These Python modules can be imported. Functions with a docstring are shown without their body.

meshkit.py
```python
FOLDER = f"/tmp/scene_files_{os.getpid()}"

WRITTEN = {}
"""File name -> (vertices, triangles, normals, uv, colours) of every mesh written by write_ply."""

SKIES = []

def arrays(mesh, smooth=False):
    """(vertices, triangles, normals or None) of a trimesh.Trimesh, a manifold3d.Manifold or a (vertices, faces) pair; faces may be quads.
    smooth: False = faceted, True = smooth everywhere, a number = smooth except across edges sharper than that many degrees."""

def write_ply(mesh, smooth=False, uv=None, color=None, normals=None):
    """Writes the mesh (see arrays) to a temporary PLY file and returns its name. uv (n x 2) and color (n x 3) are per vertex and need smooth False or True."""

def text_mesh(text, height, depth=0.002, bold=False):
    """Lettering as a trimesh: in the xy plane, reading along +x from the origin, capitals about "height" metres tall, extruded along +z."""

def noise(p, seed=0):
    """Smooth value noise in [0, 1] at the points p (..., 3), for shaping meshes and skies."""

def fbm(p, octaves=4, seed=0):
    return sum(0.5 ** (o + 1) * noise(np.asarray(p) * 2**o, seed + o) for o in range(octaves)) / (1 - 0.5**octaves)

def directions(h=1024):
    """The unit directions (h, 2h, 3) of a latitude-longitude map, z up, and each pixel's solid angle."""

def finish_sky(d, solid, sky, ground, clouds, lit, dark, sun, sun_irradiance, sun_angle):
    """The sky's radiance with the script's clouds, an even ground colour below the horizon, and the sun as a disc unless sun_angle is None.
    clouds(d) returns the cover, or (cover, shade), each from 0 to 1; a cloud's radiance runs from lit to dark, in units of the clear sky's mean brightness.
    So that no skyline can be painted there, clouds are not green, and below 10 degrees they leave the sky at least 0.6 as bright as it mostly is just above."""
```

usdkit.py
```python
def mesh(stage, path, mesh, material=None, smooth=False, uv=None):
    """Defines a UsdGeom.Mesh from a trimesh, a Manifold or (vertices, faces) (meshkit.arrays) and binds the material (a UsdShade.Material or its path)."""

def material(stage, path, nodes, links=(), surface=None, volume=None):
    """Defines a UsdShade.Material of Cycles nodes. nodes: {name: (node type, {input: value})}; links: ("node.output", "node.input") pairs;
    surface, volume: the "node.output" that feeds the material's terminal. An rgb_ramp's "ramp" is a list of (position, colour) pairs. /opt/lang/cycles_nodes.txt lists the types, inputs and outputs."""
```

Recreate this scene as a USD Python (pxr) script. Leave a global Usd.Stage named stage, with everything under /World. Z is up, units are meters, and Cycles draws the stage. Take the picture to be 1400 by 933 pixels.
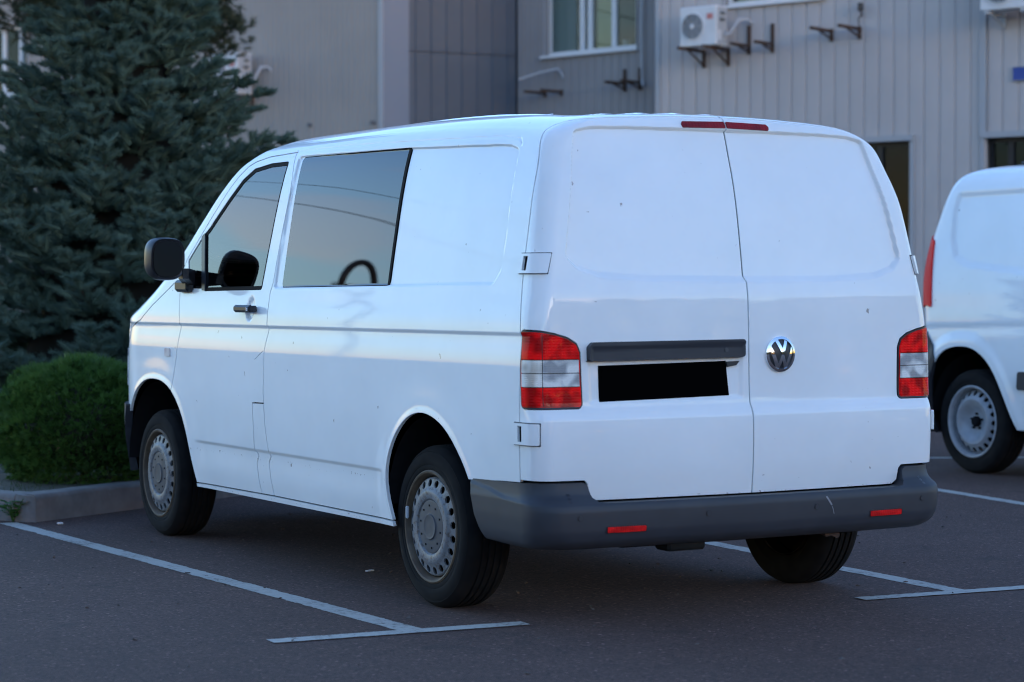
import math, numpy as np, trimesh, shapely, manifold3d, mapbox_earcut
from shapely.geometry import Polygon, LineString, Point, box as sbox, MultiPolygon
from shapely.ops import unary_union
from scipy.interpolate import PchipInterpolator
from pxr import Usd, UsdGeom, UsdLux, UsdShade, Gf, Sdf, Vt
import usdkit, meshkit

stage = Usd.Stage.CreateInMemory()
UsdGeom.SetStageUpAxis(stage, 'Z')
UsdGeom.SetStageMetersPerUnit(stage, 1.0)
UsdGeom.Xform.Define(stage, '/World')
stage.SetDefaultPrim(stage.GetPrimAtPath('/World'))

# ------------------------------------------------------------------ camera
EYE = np.array([-5.0403, -8.0091, 1.2742]); YAW, PITCH, ROLL = 0.5165, -0.0244, -0.0014
cam = UsdGeom.Camera.Define(stage, '/World/camera')
fw = np.array([math.sin(YAW) * math.cos(PITCH), math.cos(YAW) * math.cos(PITCH), math.sin(PITCH)])
rt = np.array([math.cos(YAW), -math.sin(YAW), 0.0]); up = np.cross(rt, fw)
rt2 = rt * math.cos(ROLL) + up * math.sin(ROLL); up2 = -rt * math.sin(ROLL) + up * math.cos(ROLL)
m = Gf.Matrix4d(*rt2, 0, *up2, 0, *(-fw), 0, *EYE, 1)
cam.AddTransformOp().Set(m)
cam.CreateHorizontalApertureAttr(36.0); cam.CreateVerticalApertureAttr(24.0)
cam.CreateFocalLengthAttr(3100.5 / 1400 * 36.0)
cam.CreateFStopAttr(3.0); cam.CreateFocusDistanceAttr(9.6)
cam.CreateClippingRangeAttr(Gf.Vec2f(0.05, 3000))
cam.CreateExposureAttr(2.42)

# ------------------------------------------------------------------ sky and sun
SUN_EL, SUN_ROT = math.radians(3.0), math.radians(172.0)         # the sun is all but gone, low behind the photographer
SKY_STRENGTH, SUN_STRENGTH = 0.15, 0.012


def material(name, nodes, links=(), surface=None, volume=None):
    return usdkit.material(stage, '/World/Looks/' + name, nodes, links, surface, volume)


sky_mat = material('evening_sky', {
    'sky': ('sky_texture', {'sky_type': 'single_scattering', 'sun_disc': False, 'sun_elevation': SUN_EL, 'sun_rotation': SUN_ROT, 'altitude': 100.0, 'air_density': 1.0, 'aerosol_density': 0.25, 'ozone_density': 2.0}),
    'tc': ('texture_coordinate', {}),
    'map': ('mapping', {'scale': (1.0, 1.0, 3.2), 'location': (3.3, 1.1, 0.6)}),
    'n': ('noise_texture', {'scale': 5.2, 'detail': 6.0, 'roughness': 0.5}),
    'cover': ('rgb_ramp', {'ramp': [(0.0, (0, 0, 0)), (0.50, (0, 0, 0)), (0.60, (0.9, 0.9, 0.9)), (1.0, (0.95, 0.95, 0.95))]}),
    'sep': ('separate_xyz', {}),
    'low': ('map_range', {'from_min': 0.02, 'from_max': 0.28, 'to_min': 1.0, 'to_max': 0.12, 'clamp': True}),
    'mul': ('math', {'math_type': 'multiply'}),
    'tint': ('mix', {'mix_type': 'multiply', 'fac': 1.0, 'color2': (0.84, 0.945, 1.27)}),
    'cl': ('mix', {'mix_type': 'multiply', 'fac': 1.0, 'color2': (1.55, 0.98, 0.84)}),
    'mix': ('mix', {'mix_type': 'mix'}),
    'bg': ('background_shader', {'strength': SKY_STRENGTH})},
    [('tc.generated', 'map.vector'), ('map.vector', 'n.vector'), ('n.fac', 'cover.fac'), ('tc.generated', 'sep.vector'), ('sep.z', 'low.value'),
     ('cover.color', 'mul.value1'), ('low.result', 'mul.value2'), ('sky.color', 'tint.color1'), ('tint.color', 'cl.color1'),
     ('mul.value', 'mix.fac'), ('tint.color', 'mix.color1'), ('cl.color', 'mix.color2'), ('mix.color', 'bg.color')], surface='bg.background')
dome = UsdLux.DomeLight.Define(stage, '/World/sky')
UsdShade.MaterialBindingAPI.Apply(dome.GetPrim()).Bind(sky_mat)
sun = UsdLux.DistantLight.Define(stage, '/World/sun')
sun.CreateNormalizeAttr(True); sun.CreateIntensityAttr(SUN_STRENGTH); sun.CreateAngleAttr(20.0); sun.CreateColorAttr(Gf.Vec3f(1.0, 0.9, 0.8))
sd = np.array([math.sin(SUN_ROT) * math.cos(SUN_EL), math.cos(SUN_ROT) * math.cos(SUN_EL), math.sin(SUN_EL)])
zx = sd; xx = np.cross([0, 0, 1.0], zx); xx /= np.linalg.norm(xx); yx = np.cross(zx, xx)
sun.AddTransformOp().Set(Gf.Matrix4d(*xx, 0, *yx, 0, *zx, 0, 0, 0, 50, 1))


def key(prim, **kw):
    for k, v in kw.items():
        if v is not None:
            prim.SetCustomDataByKey(k, v)
    return prim


key(dome.GetPrim(), kind='structure', label='clear dusk sky with a few small pink clouds low down', category='sky')

# ------------------------------------------------------------------ naming helpers
_count = {}


def numbered(parent, name):
    k = parent + '/' + name
    n = _count.get(k, 0); _count[k] = n + 1
    return k if n == 0 else f'{k}_{n:03d}'


def thing(name, label, cat, loc=(0, 0, 0), rotz=0.0, group=None, kind=None):
    path = numbered('/World', name)
    x = UsdGeom.Xform.Define(stage, path)
    x.AddTranslateOp().Set(Gf.Vec3d(*map(float, loc)))
    if rotz:
        x.AddRotateZOp().Set(math.degrees(rotz))
    return key(x.GetPrim(), label=label, category=cat, group=group, kind=kind)


def put(name, vfn, mat, parent=None, **kw):
    """Defines one Mesh prim with its own normals (or flat when None)."""
    v, f, n = vfn
    u_ = np.unique(np.asarray(f))
    if len(u_) < len(v):                                       # drop vertices that no face uses
        re_ = np.zeros(len(v), int); re_[u_] = np.arange(len(u_)); v, f = np.asarray(v)[u_], re_[np.asarray(f)]
        n = None if n is None else np.asarray(n)[u_]
    path = numbered(str(parent.GetPath()) if parent is not None else '/World', name)
    mm = UsdGeom.Mesh.Define(stage, path)
    f = np.asarray(f)
    mm.CreatePointsAttr(Vt.Vec3fArray.FromNumpy(np.ascontiguousarray(v, np.float32)))
    mm.CreateFaceVertexCountsAttr(Vt.IntArray.FromNumpy(np.full(len(f), f.shape[1], np.int32)))
    mm.CreateFaceVertexIndicesAttr(Vt.IntArray.FromNumpy(np.ascontiguousarray(f, np.int32).ravel()))
    mm.CreateSubdivisionSchemeAttr('none')
    if n is not None:
        mm.CreateNormalsAttr(Vt.Vec3fArray.FromNumpy(np.ascontiguousarray(n, np.float32)))
        mm.SetNormalsInterpolation('vertex')
    UsdShade.MaterialBindingAPI.Apply(mm.GetPrim()).Bind(mat)
    return key(mm.GetPrim(), **kw)


def obj(name, mesh, mat, parent=None, smooth=False, **kw):
    return put(name, meshkit.arrays(mesh, smooth), mat, parent, **kw)


def copy_of(root, loc, rotz, **kw):
    path = numbered('/World', root.GetName())
    x = UsdGeom.Xform.Define(stage, path)
    x.GetPrim().GetReferences().AddInternalReference(root.GetPath())
    x.ClearXformOpOrder() if False else None
    xf = UsdGeom.Xformable(x.GetPrim()); xf.SetXformOpOrder([])
    t = x.GetPrim().GetAttribute('xformOp:translate')
    (UsdGeom.XformOp(t) if t else None)
    xf.ClearXformOpOrder()
    a = xf.AddTranslateOp(); a.Set(Gf.Vec3d(*map(float, loc)))
    b = xf.AddRotateZOp(); b.Set(math.degrees(rotz))
    x.GetPrim().SetInstanceable(True)
    return key(x.GetPrim(), **kw)


cat_ = trimesh.util.concatenate


def bx(size, c=(0, 0, 0), bev=0.0):
    """Box with optional chamfered edges, centred at c."""
    s = np.asarray(size, float)
    if bev <= 0:
        b = trimesh.creation.box(s)
    else:
        pts = []
        for k in range(3):
            e = s / 2 - bev; e[k] = s[k] / 2
            for sg in np.ndindex(2, 2, 2):
                pts.append(e * (np.array(sg) * 2 - 1))
        b = trimesh.convex.convex_hull(np.array(pts))
    b.apply_translation(c)
    return b


def rotm(axis, a, p=None):
    return trimesh.transformations.rotation_matrix(a, axis, p)


def tube(pts, r, n=8, caps=True):
    """Round bar along a polyline; r is a number or one per point."""
    pts = np.asarray(pts, float); r = np.broadcast_to(np.asarray(r, float), len(pts))
    tg = np.gradient(pts, axis=0); tg /= np.linalg.norm(tg, axis=1)[:, None]
    ref = np.array([0, 0, 1.0]) if abs(tg[0, 2]) < 0.9 else np.array([1.0, 0, 0])
    V = []; u = np.cross(tg[0], ref); u /= np.linalg.norm(u)
    for p, t, rr in zip(pts, tg, r):
        u = u - t * (u @ t); u /= np.linalg.norm(u); w = np.cross(t, u)
        a = np.arange(n) / n * 2 * math.pi
        V.append(p + rr * (np.cos(a)[:, None] * u + np.sin(a)[:, None] * w))
    V = np.vstack(V); F = []
    for i in range(len(pts) - 1):
        for k in range(n):
            a, b = i * n + k, i * n + (k + 1) % n
            F += [[a, b, b + n], [a, b + n, a + n]]
    if caps:
        m0 = len(V); V = np.vstack([V, pts[:1], pts[-1:]])
        for k in range(n):
            F.append([m0, (k + 1) % n, k]); b = (len(pts) - 1) * n
            F.append([m0 + 1, b + k, b + (k + 1) % n])
    return trimesh.Trimesh(V, F, process=False)


def extr(poly, h, M=None):
    g = getattr(poly, 'geoms', [poly])
    t = cat_([trimesh.creation.extrude_polygon(p, h, engine='earcut') for p in g if p.area > 1e-9])
    if M is not None:
        t.apply_transform(M)
    return t


def rrect(x0, y0, x1, y1, r):
    return sbox(x0 + r, y0 + r, x1 - r, y1 - r).buffer(r, 8)


def lathe(profile, n=96):
    """profile: (radius, axial) pairs, revolved about the x axis; axial is x."""
    p = np.asarray(profile, float)
    a = np.arange(n) / n * 2 * math.pi
    V = np.stack([np.broadcast_to(p[:, 1], (n, len(p))), p[:, 0] * np.cos(a)[:, None], p[:, 0] * np.sin(a)[:, None]], -1).reshape(-1, 3)
    F = []
    k = len(p)
    i = np.arange(n)[:, None] * k + np.arange(k - 1); j = (np.arange(n)[:, None] + 1) % n * k + np.arange(k - 1)
    F = np.concatenate([np.stack([i, j, j + 1], -1).reshape(-1, 3), np.stack([i, j + 1, i + 1], -1).reshape(-1, 3)])
    return trimesh.Trimesh(V, F, process=False)
# ------------------------------------------------------------------ materials
def plain(name, color, rough=0.5, metal=0.0, coat=0.0, bump=None, vary=None, spec=0.5, coat_rough=0.04):
    """Principled surface; vary = (scale, second colour, amount), bump = (scale, distance)."""
    nodes = {'g': ('geometry', {}), 'p': ('principled_bsdf', {'base_color': color, 'roughness': rough, 'metallic': metal, 'coat_weight': coat, 'coat_roughness': coat_rough, 'specular_ior_level': spec})}
    links = []
    if vary:
        nodes['n'] = ('noise_texture', {'scale': vary[0], 'detail': 5.0, 'roughness': 0.6})
        nodes['r'] = ('map_range', {'from_min': 0.35, 'from_max': 0.65, 'to_min': 0.0, 'to_max': vary[2], 'clamp': True})
        nodes['m'] = ('mix', {'color1': color, 'color2': vary[1]})
        links += [('g.position', 'n.vector'), ('n.fac', 'r.value'), ('r.result', 'm.fac'), ('m.color', 'p.base_color')]
    if bump:
        nodes['bn'] = ('noise_texture', {'scale': bump[0], 'detail': 3.0})
        nodes['b'] = ('bump', {'strength': 0.5, 'distance': bump[1]})
        links += [('g.position', 'bn.vector'), ('bn.fac', 'b.height'), ('b.normal', 'p.normal')]
    return material(name, nodes, links, 'p.BSDF')


def pane(name, tint, ior=1.6, rough=0.0, gl=(1, 1, 1)):
    return material(name, {'f': ('fresnel', {'IOR': ior}), 't': ('transparent_bsdf', {'color': tint}), 'g': ('glossy_bsdf', {'color': gl, 'roughness': rough}), 'm': ('mix_closure', {})},
                    [('f.fac', 'm.fac'), ('t.BSDF', 'm.closure1'), ('g.BSDF', 'm.closure2')], 'm.closure')


def paint(name, base, rust_bands):
    """Clear-coated white paint with faint road film and rust specks in the named height bands."""
    nodes = {'g': ('geometry', {}), 'sep': ('separate_xyz', {}),
             'n1': ('noise_texture', {'scale': 1.7, 'detail': 6.0, 'roughness': 0.62}), 'r1': ('map_range', {'from_min': 0.35, 'from_max': 0.7, 'to_min': 0.0, 'to_max': 0.16, 'clamp': True}),
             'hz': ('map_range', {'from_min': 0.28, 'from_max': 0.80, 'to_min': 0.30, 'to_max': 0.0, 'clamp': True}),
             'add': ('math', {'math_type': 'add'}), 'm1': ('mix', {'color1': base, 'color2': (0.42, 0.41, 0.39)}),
             'n3': ('noise_texture', {'scale': 26.0, 'detail': 3.0}), 'r3': ('map_range', {'from_min': 0.74, 'from_max': 0.78, 'to_min': 0.0, 'to_max': 0.7, 'clamp': True}),
             'm3': ('mix', {'color2': (0.16, 0.10, 0.07)}),
             'n2': ('noise_texture', {'scale': 60.0, 'detail': 4.0, 'roughness': 0.7}),
             'm2': ('mix', {'color2': (0.11, 0.045, 0.016)}),
             'rb': ('noise_texture', {'scale': 2.2, 'detail': 2.0}), 'bp': ('bump', {'strength': 0.06, 'distance': 0.010}),
             'p': ('principled_bsdf', {'roughness': 0.42, 'coat_weight': 1.0, 'coat_roughness': 0.045, 'specular_ior_level': 0.35})}
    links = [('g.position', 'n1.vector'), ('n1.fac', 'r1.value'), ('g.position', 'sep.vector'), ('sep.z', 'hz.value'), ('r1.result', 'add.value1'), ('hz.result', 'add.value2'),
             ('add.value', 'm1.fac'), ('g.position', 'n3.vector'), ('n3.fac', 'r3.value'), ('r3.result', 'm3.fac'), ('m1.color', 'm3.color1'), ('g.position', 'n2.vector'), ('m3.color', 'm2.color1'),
             ('g.position', 'rb.vector'), ('rb.fac', 'bp.height'), ('bp.normal', 'p.coat_normal'), ('m2.color', 'p.base_color')]
    prev = None
    for i, (z0, z1, th) in enumerate(rust_bands):
        nodes[f'c{i}'] = ('math', {'math_type': 'compare', 'value2': (z0 + z1) / 2, 'value3': (z1 - z0) / 2})
        nodes[f't{i}'] = ('map_range', {'from_min': th, 'from_max': th + 0.05, 'to_min': 0.0, 'to_max': 1.0, 'clamp': True})
        nodes[f'x{i}'] = ('math', {'math_type': 'multiply'})
        links += [('sep.z', f'c{i}.value1'), ('n2.fac', f't{i}.value'), (f'c{i}.value', f'x{i}.value1'), (f't{i}.result', f'x{i}.value2')]
        if prev:
            nodes[f's{i}'] = ('math', {'math_type': 'add', 'use_clamp': True}); links += [(prev, f's{i}.value1'), (f'x{i}.value', f's{i}.value2')]; prev = f's{i}.value'
        else:
            prev = f'x{i}.value'
    if prev:
        links.append((prev, 'm2.fac'))
    else:
        nodes['m2'][1]['fac'] = 0.0
    return material(name, nodes, links, 'p.BSDF')


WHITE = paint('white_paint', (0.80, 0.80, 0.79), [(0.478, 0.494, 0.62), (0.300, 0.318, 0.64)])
WHITE2 = paint('white_paint_clean', (0.78, 0.79, 0.80), [])
TRIM = plain('grey_plastic', (0.016, 0.017, 0.022), 0.5, vary=(9.0, (0.025, 0.026, 0.032), 0.6), bump=(420.0, 0.0006))
BLACK = plain('black_plastic', (0.013, 0.013, 0.015), 0.42, bump=(500.0, 0.0003))
SATIN = plain('satin_black_plastic', (0.011, 0.011, 0.013), 0.36)
PLATE = plain('black_plate', (0.001, 0.001, 0.001), 0.9, spec=0.02)
VOIDM = plain('dark_cavity', (0.008, 0.008, 0.009), 0.9, spec=0.1)
UNDER = plain('underbody', (0.010, 0.0095, 0.009), 0.9, spec=0.1, vary=(11.0, (0.022, 0.018, 0.014), 0.7))
RUSTY = plain('rusty_steel', (0.07, 0.035, 0.02), 0.8, vary=(24.0, (0.03, 0.018, 0.013), 0.9), bump=(90.0, 0.002))
RUBBER = plain('tyre_rubber', (0.0065, 0.0065, 0.007), 0.85, spec=0.12, vary=(16.0, (0.013, 0.012, 0.0115), 0.8), bump=(160.0, 0.0012))
CHROME = plain('chrome', (0.83, 0.83, 0.85), 0.06, 1.0)
MIRROR = plain('mirror_glass', (0.05, 0.05, 0.062), 0.01, 1.0)  # near-black tint puts a dark reflection into the mirror colour
CAPGREY = plain('grey_cap', (0.052, 0.054, 0.062), 0.5, vary=(30.0, (0.042, 0.040, 0.042), 0.7))
GLASS = pane('dark_window_glass', (0.10, 0.11, 0.115), 1.78)
GLASSF = pane('front_window_glass', (0.30, 0.33, 0.33), 1.76)
BGLASS = pane('building_glass', (0.75, 0.78, 0.78), 1.35)
RIM = material('painted_steel_rim', {
    'g': ('texture_coordinate', {}), 'n': ('noise_texture', {'scale': 60.0, 'detail': 7.0, 'roughness': 0.72}), 'r': ('rgb_ramp', {'ramp': [(0, (0.17, 0.178, 0.192)), (0.50, (0.155, 0.160, 0.170)), (0.60, (0.095, 0.082, 0.073)), (0.72, (0.09, 0.05, 0.035)), (1, (0.07, 0.04, 0.03))]}),
    'p': ('principled_bsdf', {'roughness': 0.42, 'metallic': 0.25})}, [('g.object', 'n.vector'), ('n.fac', 'r.fac'), ('r.color', 'p.base_color')], 'p.BSDF')
BARREL = material('rusty_rim_barrel', {
    'g': ('texture_coordinate', {}), 'n': ('noise_texture', {'scale': 11.0, 'detail': 6.0, 'roughness': 0.65}), 'r': ('rgb_ramp', {'ramp': [(0, (0.045, 0.028, 0.016)), (0.45, (0.062, 0.040, 0.023)), (0.62, (0.10, 0.07, 0.042)), (1, (0.16, 0.13, 0.10))]}),
    'p': ('principled_bsdf', {'roughness': 0.6})}, [('g.object', 'n.vector'), ('n.fac', 'r.fac'), ('r.color', 'p.base_color')], 'p.BSDF')


def lens(name, col, col2, ribs, ior=0.5):
    """Coloured lamp plastic with moulded optics: two sets of fine ribs as relief, reflector brightness painted in as mottled tone."""
    return material(name, {
        'g': ('geometry', {}), 'w1': ('wave_texture', {'wave_type': 'bands', 'bands_direction': 'z', 'scale': ribs, 'distortion': 0.0}),
        'w2': ('wave_texture', {'wave_type': 'bands', 'bands_direction': 'x', 'scale': ribs * 0.55, 'distortion': 0.0}),
        'n': ('noise_texture', {'scale': 17.0, 'detail': 1.0}), 'nr': ('map_range', {'from_min': 0.38, 'from_max': 0.6, 'clamp': True}),  # mottling paints the bright patches of reflectors behind the lens
        'mx': ('math', {'math_type': 'multiply'}), 'a': ('math', {'math_type': 'multiply_add', 'value2': 0.55}),
        'm': ('mix', {'color1': col, 'color2': col2}), 'b': ('bump', {'strength': 0.55, 'distance': 0.002}),
        'p': ('principled_bsdf', {'roughness': 0.3, 'specular_ior_level': 0.08, 'coat_weight': 0.3, 'coat_roughness': 0.02})},
        [('g.position', 'w1.vector'), ('g.position', 'w2.vector'), ('g.position', 'n.vector'), ('n.fac', 'nr.value'), ('w1.fac', 'mx.value1'), ('w2.fac', 'mx.value2'),
         ('mx.value', 'a.value1'), ('nr.result', 'a.value3'), ('nr.result', 'm.fac'), ('m.color', 'p.base_color'), ('mx.value', 'b.height'), ('b.normal', 'p.normal')], 'p.BSDF')


SEAL = plain('black_rubber_seal', (0.006, 0.006, 0.006), 0.7, spec=0.12)
SCUFF = plain('scuffed_plastic', (0.22, 0.22, 0.23), 0.7)
RIM2 = plain('silver_rim_paint', (0.33, 0.335, 0.35), 0.45, metal=0.2, vary=(14.0, (0.24, 0.24, 0.25), 0.7))
DIMREFLGLASS = pane('dimmed_reflection_glass', (0.45, 0.5, 0.55), 1.4, gl=(0.35, 0.45, 0.62))  # gloss colour dims and blues the reflection painted into these panes
RED2 = plain('plain_red_lens', (0.75, 0.012, 0.012), 0.55, spec=0.3)
RED = lens('red_lens', (0.36, 0.002, 0.003), (0.95, 0.005, 0.006), 30.0)
REDDARK = lens('dark_red_lens', (0.12, 0.006, 0.008), (0.22, 0.008, 0.012), 40.0)
REFLECT = lens('red_reflector', (0.45, 0.008, 0.008), (0.75, 0.012, 0.012), 60.0)
CLEAR = lens('clear_lens', (0.30, 0.30, 0.30), (0.72, 0.70, 0.66), 34.0)
CLEARRIB = lens('ribbed_clear_lens', (0.5, 0.45, 0.38), (0.8, 0.76, 0.68), 45.0)
ORANGE = lens('indicator_lens', (0.55, 0.42, 0.40), (0.7, 0.6, 0.55), 50.0)
SKIRT = plain('white_sealant', (0.6, 0.6, 0.6), 0.6)
SEAT = plain('seat_cloth', (0.03, 0.03, 0.033), 0.9)

ASPHALT = material('asphalt', {
    'g': ('geometry', {}),
    'n1': ('noise_texture', {'scale': 0.55, 'detail': 6.0, 'roughness': 0.62}), 'r1': ('rgb_ramp', {'ramp': [(0, (0.050, 0.028, 0.022)), (0.42, (0.064, 0.035, 0.028)), (0.58, (0.076, 0.042, 0.034)), (1, (0.094, 0.053, 0.044))]}),
    'v': ('voronoi_texture', {'scale': 95.0}), 'vr': ('rgb_ramp', {'ramp': [(0, (0.35, 0.36, 0.40)), (0.25, (0.72, 0.70, 0.74)), (0.5, (0.98, 1.0, 0.98)), (0.8, (1.28, 1.25, 1.22)), (0.93, (2.3, 2.3, 2.3)), (1, (4.2, 4.3, 4.6))]}), 'vb': ('rgb_to_bw', {}),
    'm': ('mix', {'mix_type': 'multiply', 'fac': 1.0}),
    'ns': ('noise_texture', {'scale': 2.6, 'detail': 4.0, 'roughness': 0.7, 'distortion': 0.6}), 'rs': ('map_range', {'from_min': 0.60, 'from_max': 0.72, 'to_min': 0.0, 'to_max': 0.55, 'clamp': True}),
    'ms': ('mix', {'color2': (0.018, 0.016, 0.016)}),
    'n2': ('noise_texture', {'scale': 210.0, 'detail': 3.0, 'roughness': 0.7}), 'b': ('bump', {'strength': 0.8, 'distance': 0.006}),
    'p': ('principled_bsdf', {'roughness': 0.82, 'specular_ior_level': 0.35})},
    [('g.position', 'n1.vector'), ('n1.fac', 'r1.fac'), ('g.position', 'v.vector'), ('v.color', 'vb.color'), ('vb.val', 'vr.fac'), ('r1.color', 'm.color1'), ('vr.color', 'm.color2'),
     ('g.position', 'ns.vector'), ('ns.fac', 'rs.value'), ('rs.result', 'ms.fac'), ('m.color', 'ms.color1'), ('ms.color', 'p.base_color'),
     ('g.position', 'n2.vector'), ('n2.fac', 'b.height'), ('b.normal', 'p.normal')], 'p.BSDF')
LINE = material('worn_road_paint', {
    'g': ('geometry', {}), 'n': ('noise_texture', {'scale': 38.0, 'detail': 6.0, 'roughness': 0.7}), 'n2': ('noise_texture', {'scale': 3.0, 'detail': 3.0}),
    'a': ('math', {'math_type': 'multiply_add', 'value2': 0.55}), 'r': ('rgb_ramp', {'ramp': [(0, (0.30, 0.29, 0.265)), (0.72, (0.34, 0.33, 0.30)), (0.86, (0.27, 0.26, 0.24)), (0.93, (0.13, 0.115, 0.10)), (1, (0.08, 0.07, 0.062))]}),
    'n3': ('noise_texture', {'scale': 210.0, 'detail': 3.0}), 'b': ('bump', {'strength': 0.6, 'distance': 0.004}),
    'p': ('principled_bsdf', {'roughness': 0.75})},
    [('g.position', 'n.vector'), ('g.position', 'n2.vector'), ('n2.fac', 'a.value1'), ('n.fac', 'a.value3'), ('a.value', 'r.fac'), ('r.color', 'p.base_color'), ('g.position', 'n3.vector'), ('n3.fac', 'b.height'), ('b.normal', 'p.normal')], 'p.BSDF')
CONCRETE = plain('kerb_concrete', (0.170, 0.158, 0.152), 0.85, vary=(7.0, (0.105, 0.098, 0.094), 0.9), bump=(70.0, 0.006))
GRIT = plain('grit_stone', (0.085, 0.072, 0.065), 0.9)
SOIL = plain('planting_soil', (0.035, 0.028, 0.02), 0.95, vary=(20.0, (0.02, 0.025, 0.012), 0.9), bump=(30.0, 0.02))
CLAD = plain('grey_cladding', (0.44, 0.40, 0.385), 0.5, vary=(1.1, (0.39, 0.355, 0.345), 0.8))
CLADA = plain('pale_cladding', (0.295, 0.265, 0.240), 0.55, vary=(0.8, (0.26, 0.235, 0.215), 0.8))
CLADB = plain('blue_grey_cladding', (0.066, 0.088, 0.118), 0.5, vary=(0.9, (0.056, 0.075, 0.10), 0.8))
CLADBL = plain('pale_blue_flashing', (0.17, 0.20, 0.25), 0.5)
CLADSHADE = plain('shaded_grey_cladding', (0.25, 0.235, 0.235), 0.5, vary=(1.0, (0.22, 0.20, 0.20), 0.8))  # the grey cladding again, with the shade of the recessed wall in its colour
FLASH = plain('cladding_flashing', (0.33, 0.335, 0.35), 0.5)
BACKW = plain('wall_backing', (0.12, 0.12, 0.125), 0.8)
PVC = plain('white_window_frame', (0.62, 0.62, 0.63), 0.4)
ROOM = plain('room_interior', (0.10, 0.10, 0.095), 0.9)
CURTAIN = plain('curtain_cloth', (0.80, 0.76, 0.46), 0.9, vary=(6.0, (0.7, 0.66, 0.38), 0.6))
BLIND = plain('grey_blind', (0.66, 0.70, 0.64), 0.85)
ACW = plain('air_conditioner_enamel', (0.60, 0.61, 0.62), 0.45, vary=(5.0, (0.5, 0.5, 0.5), 0.6))
GRILLE = plain('fan_grille', (0.10, 0.105, 0.11), 0.5)
ACSIDE = plain('air_conditioner_side', (0.36, 0.38, 0.40), 0.5)
STICKER = plain('red_sticker', (0.5, 0.17, 0.15), 0.6)
SIGNBLUE = plain('blue_sign_paint', (0.03, 0.06, 0.26), 0.5)
PIPEW = plain('pipe_insulation', (0.42, 0.43, 0.45), 0.6)
CABLE = plain('black_cable', (0.01, 0.01, 0.01), 0.6)
BARK = plain('bark', (0.055, 0.038, 0.028), 0.9, vary=(22.0, (0.03, 0.022, 0.018), 0.9), bump=(40.0, 0.01))


def leaf(name, c1, c2, trans=0.25, rough=0.6):
    return material(name, {
        'g': ('geometry', {}), 'n': ('noise_texture', {'scale': 5.0, 'detail': 3.0}), 'ri': ('math', {'math_type': 'multiply_add', 'value2': 0.45, 'value3': 0.0}), 'sub': ('math', {'math_type': 'add'}),
        'r': ('rgb_ramp', {'ramp': [(0.3, c1), (0.95, c2)]}),
        'p': ('principled_bsdf', {'roughness': rough, 'specular_ior_level': 0.3}), 't': ('translucent_bsdf', {}), 'm': ('mix_closure', {'fac': trans})},
        [('g.position', 'n.vector'), ('g.random_per_island', 'ri.value1'), ('n.fac', 'sub.value1'), ('ri.value', 'sub.value2'), ('sub.value', 'r.fac'), ('r.color', 'p.base_color'), ('r.color', 't.color'),
         ('p.BSDF', 'm.closure1'), ('t.BSDF', 'm.closure2')], 'm.closure')


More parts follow.
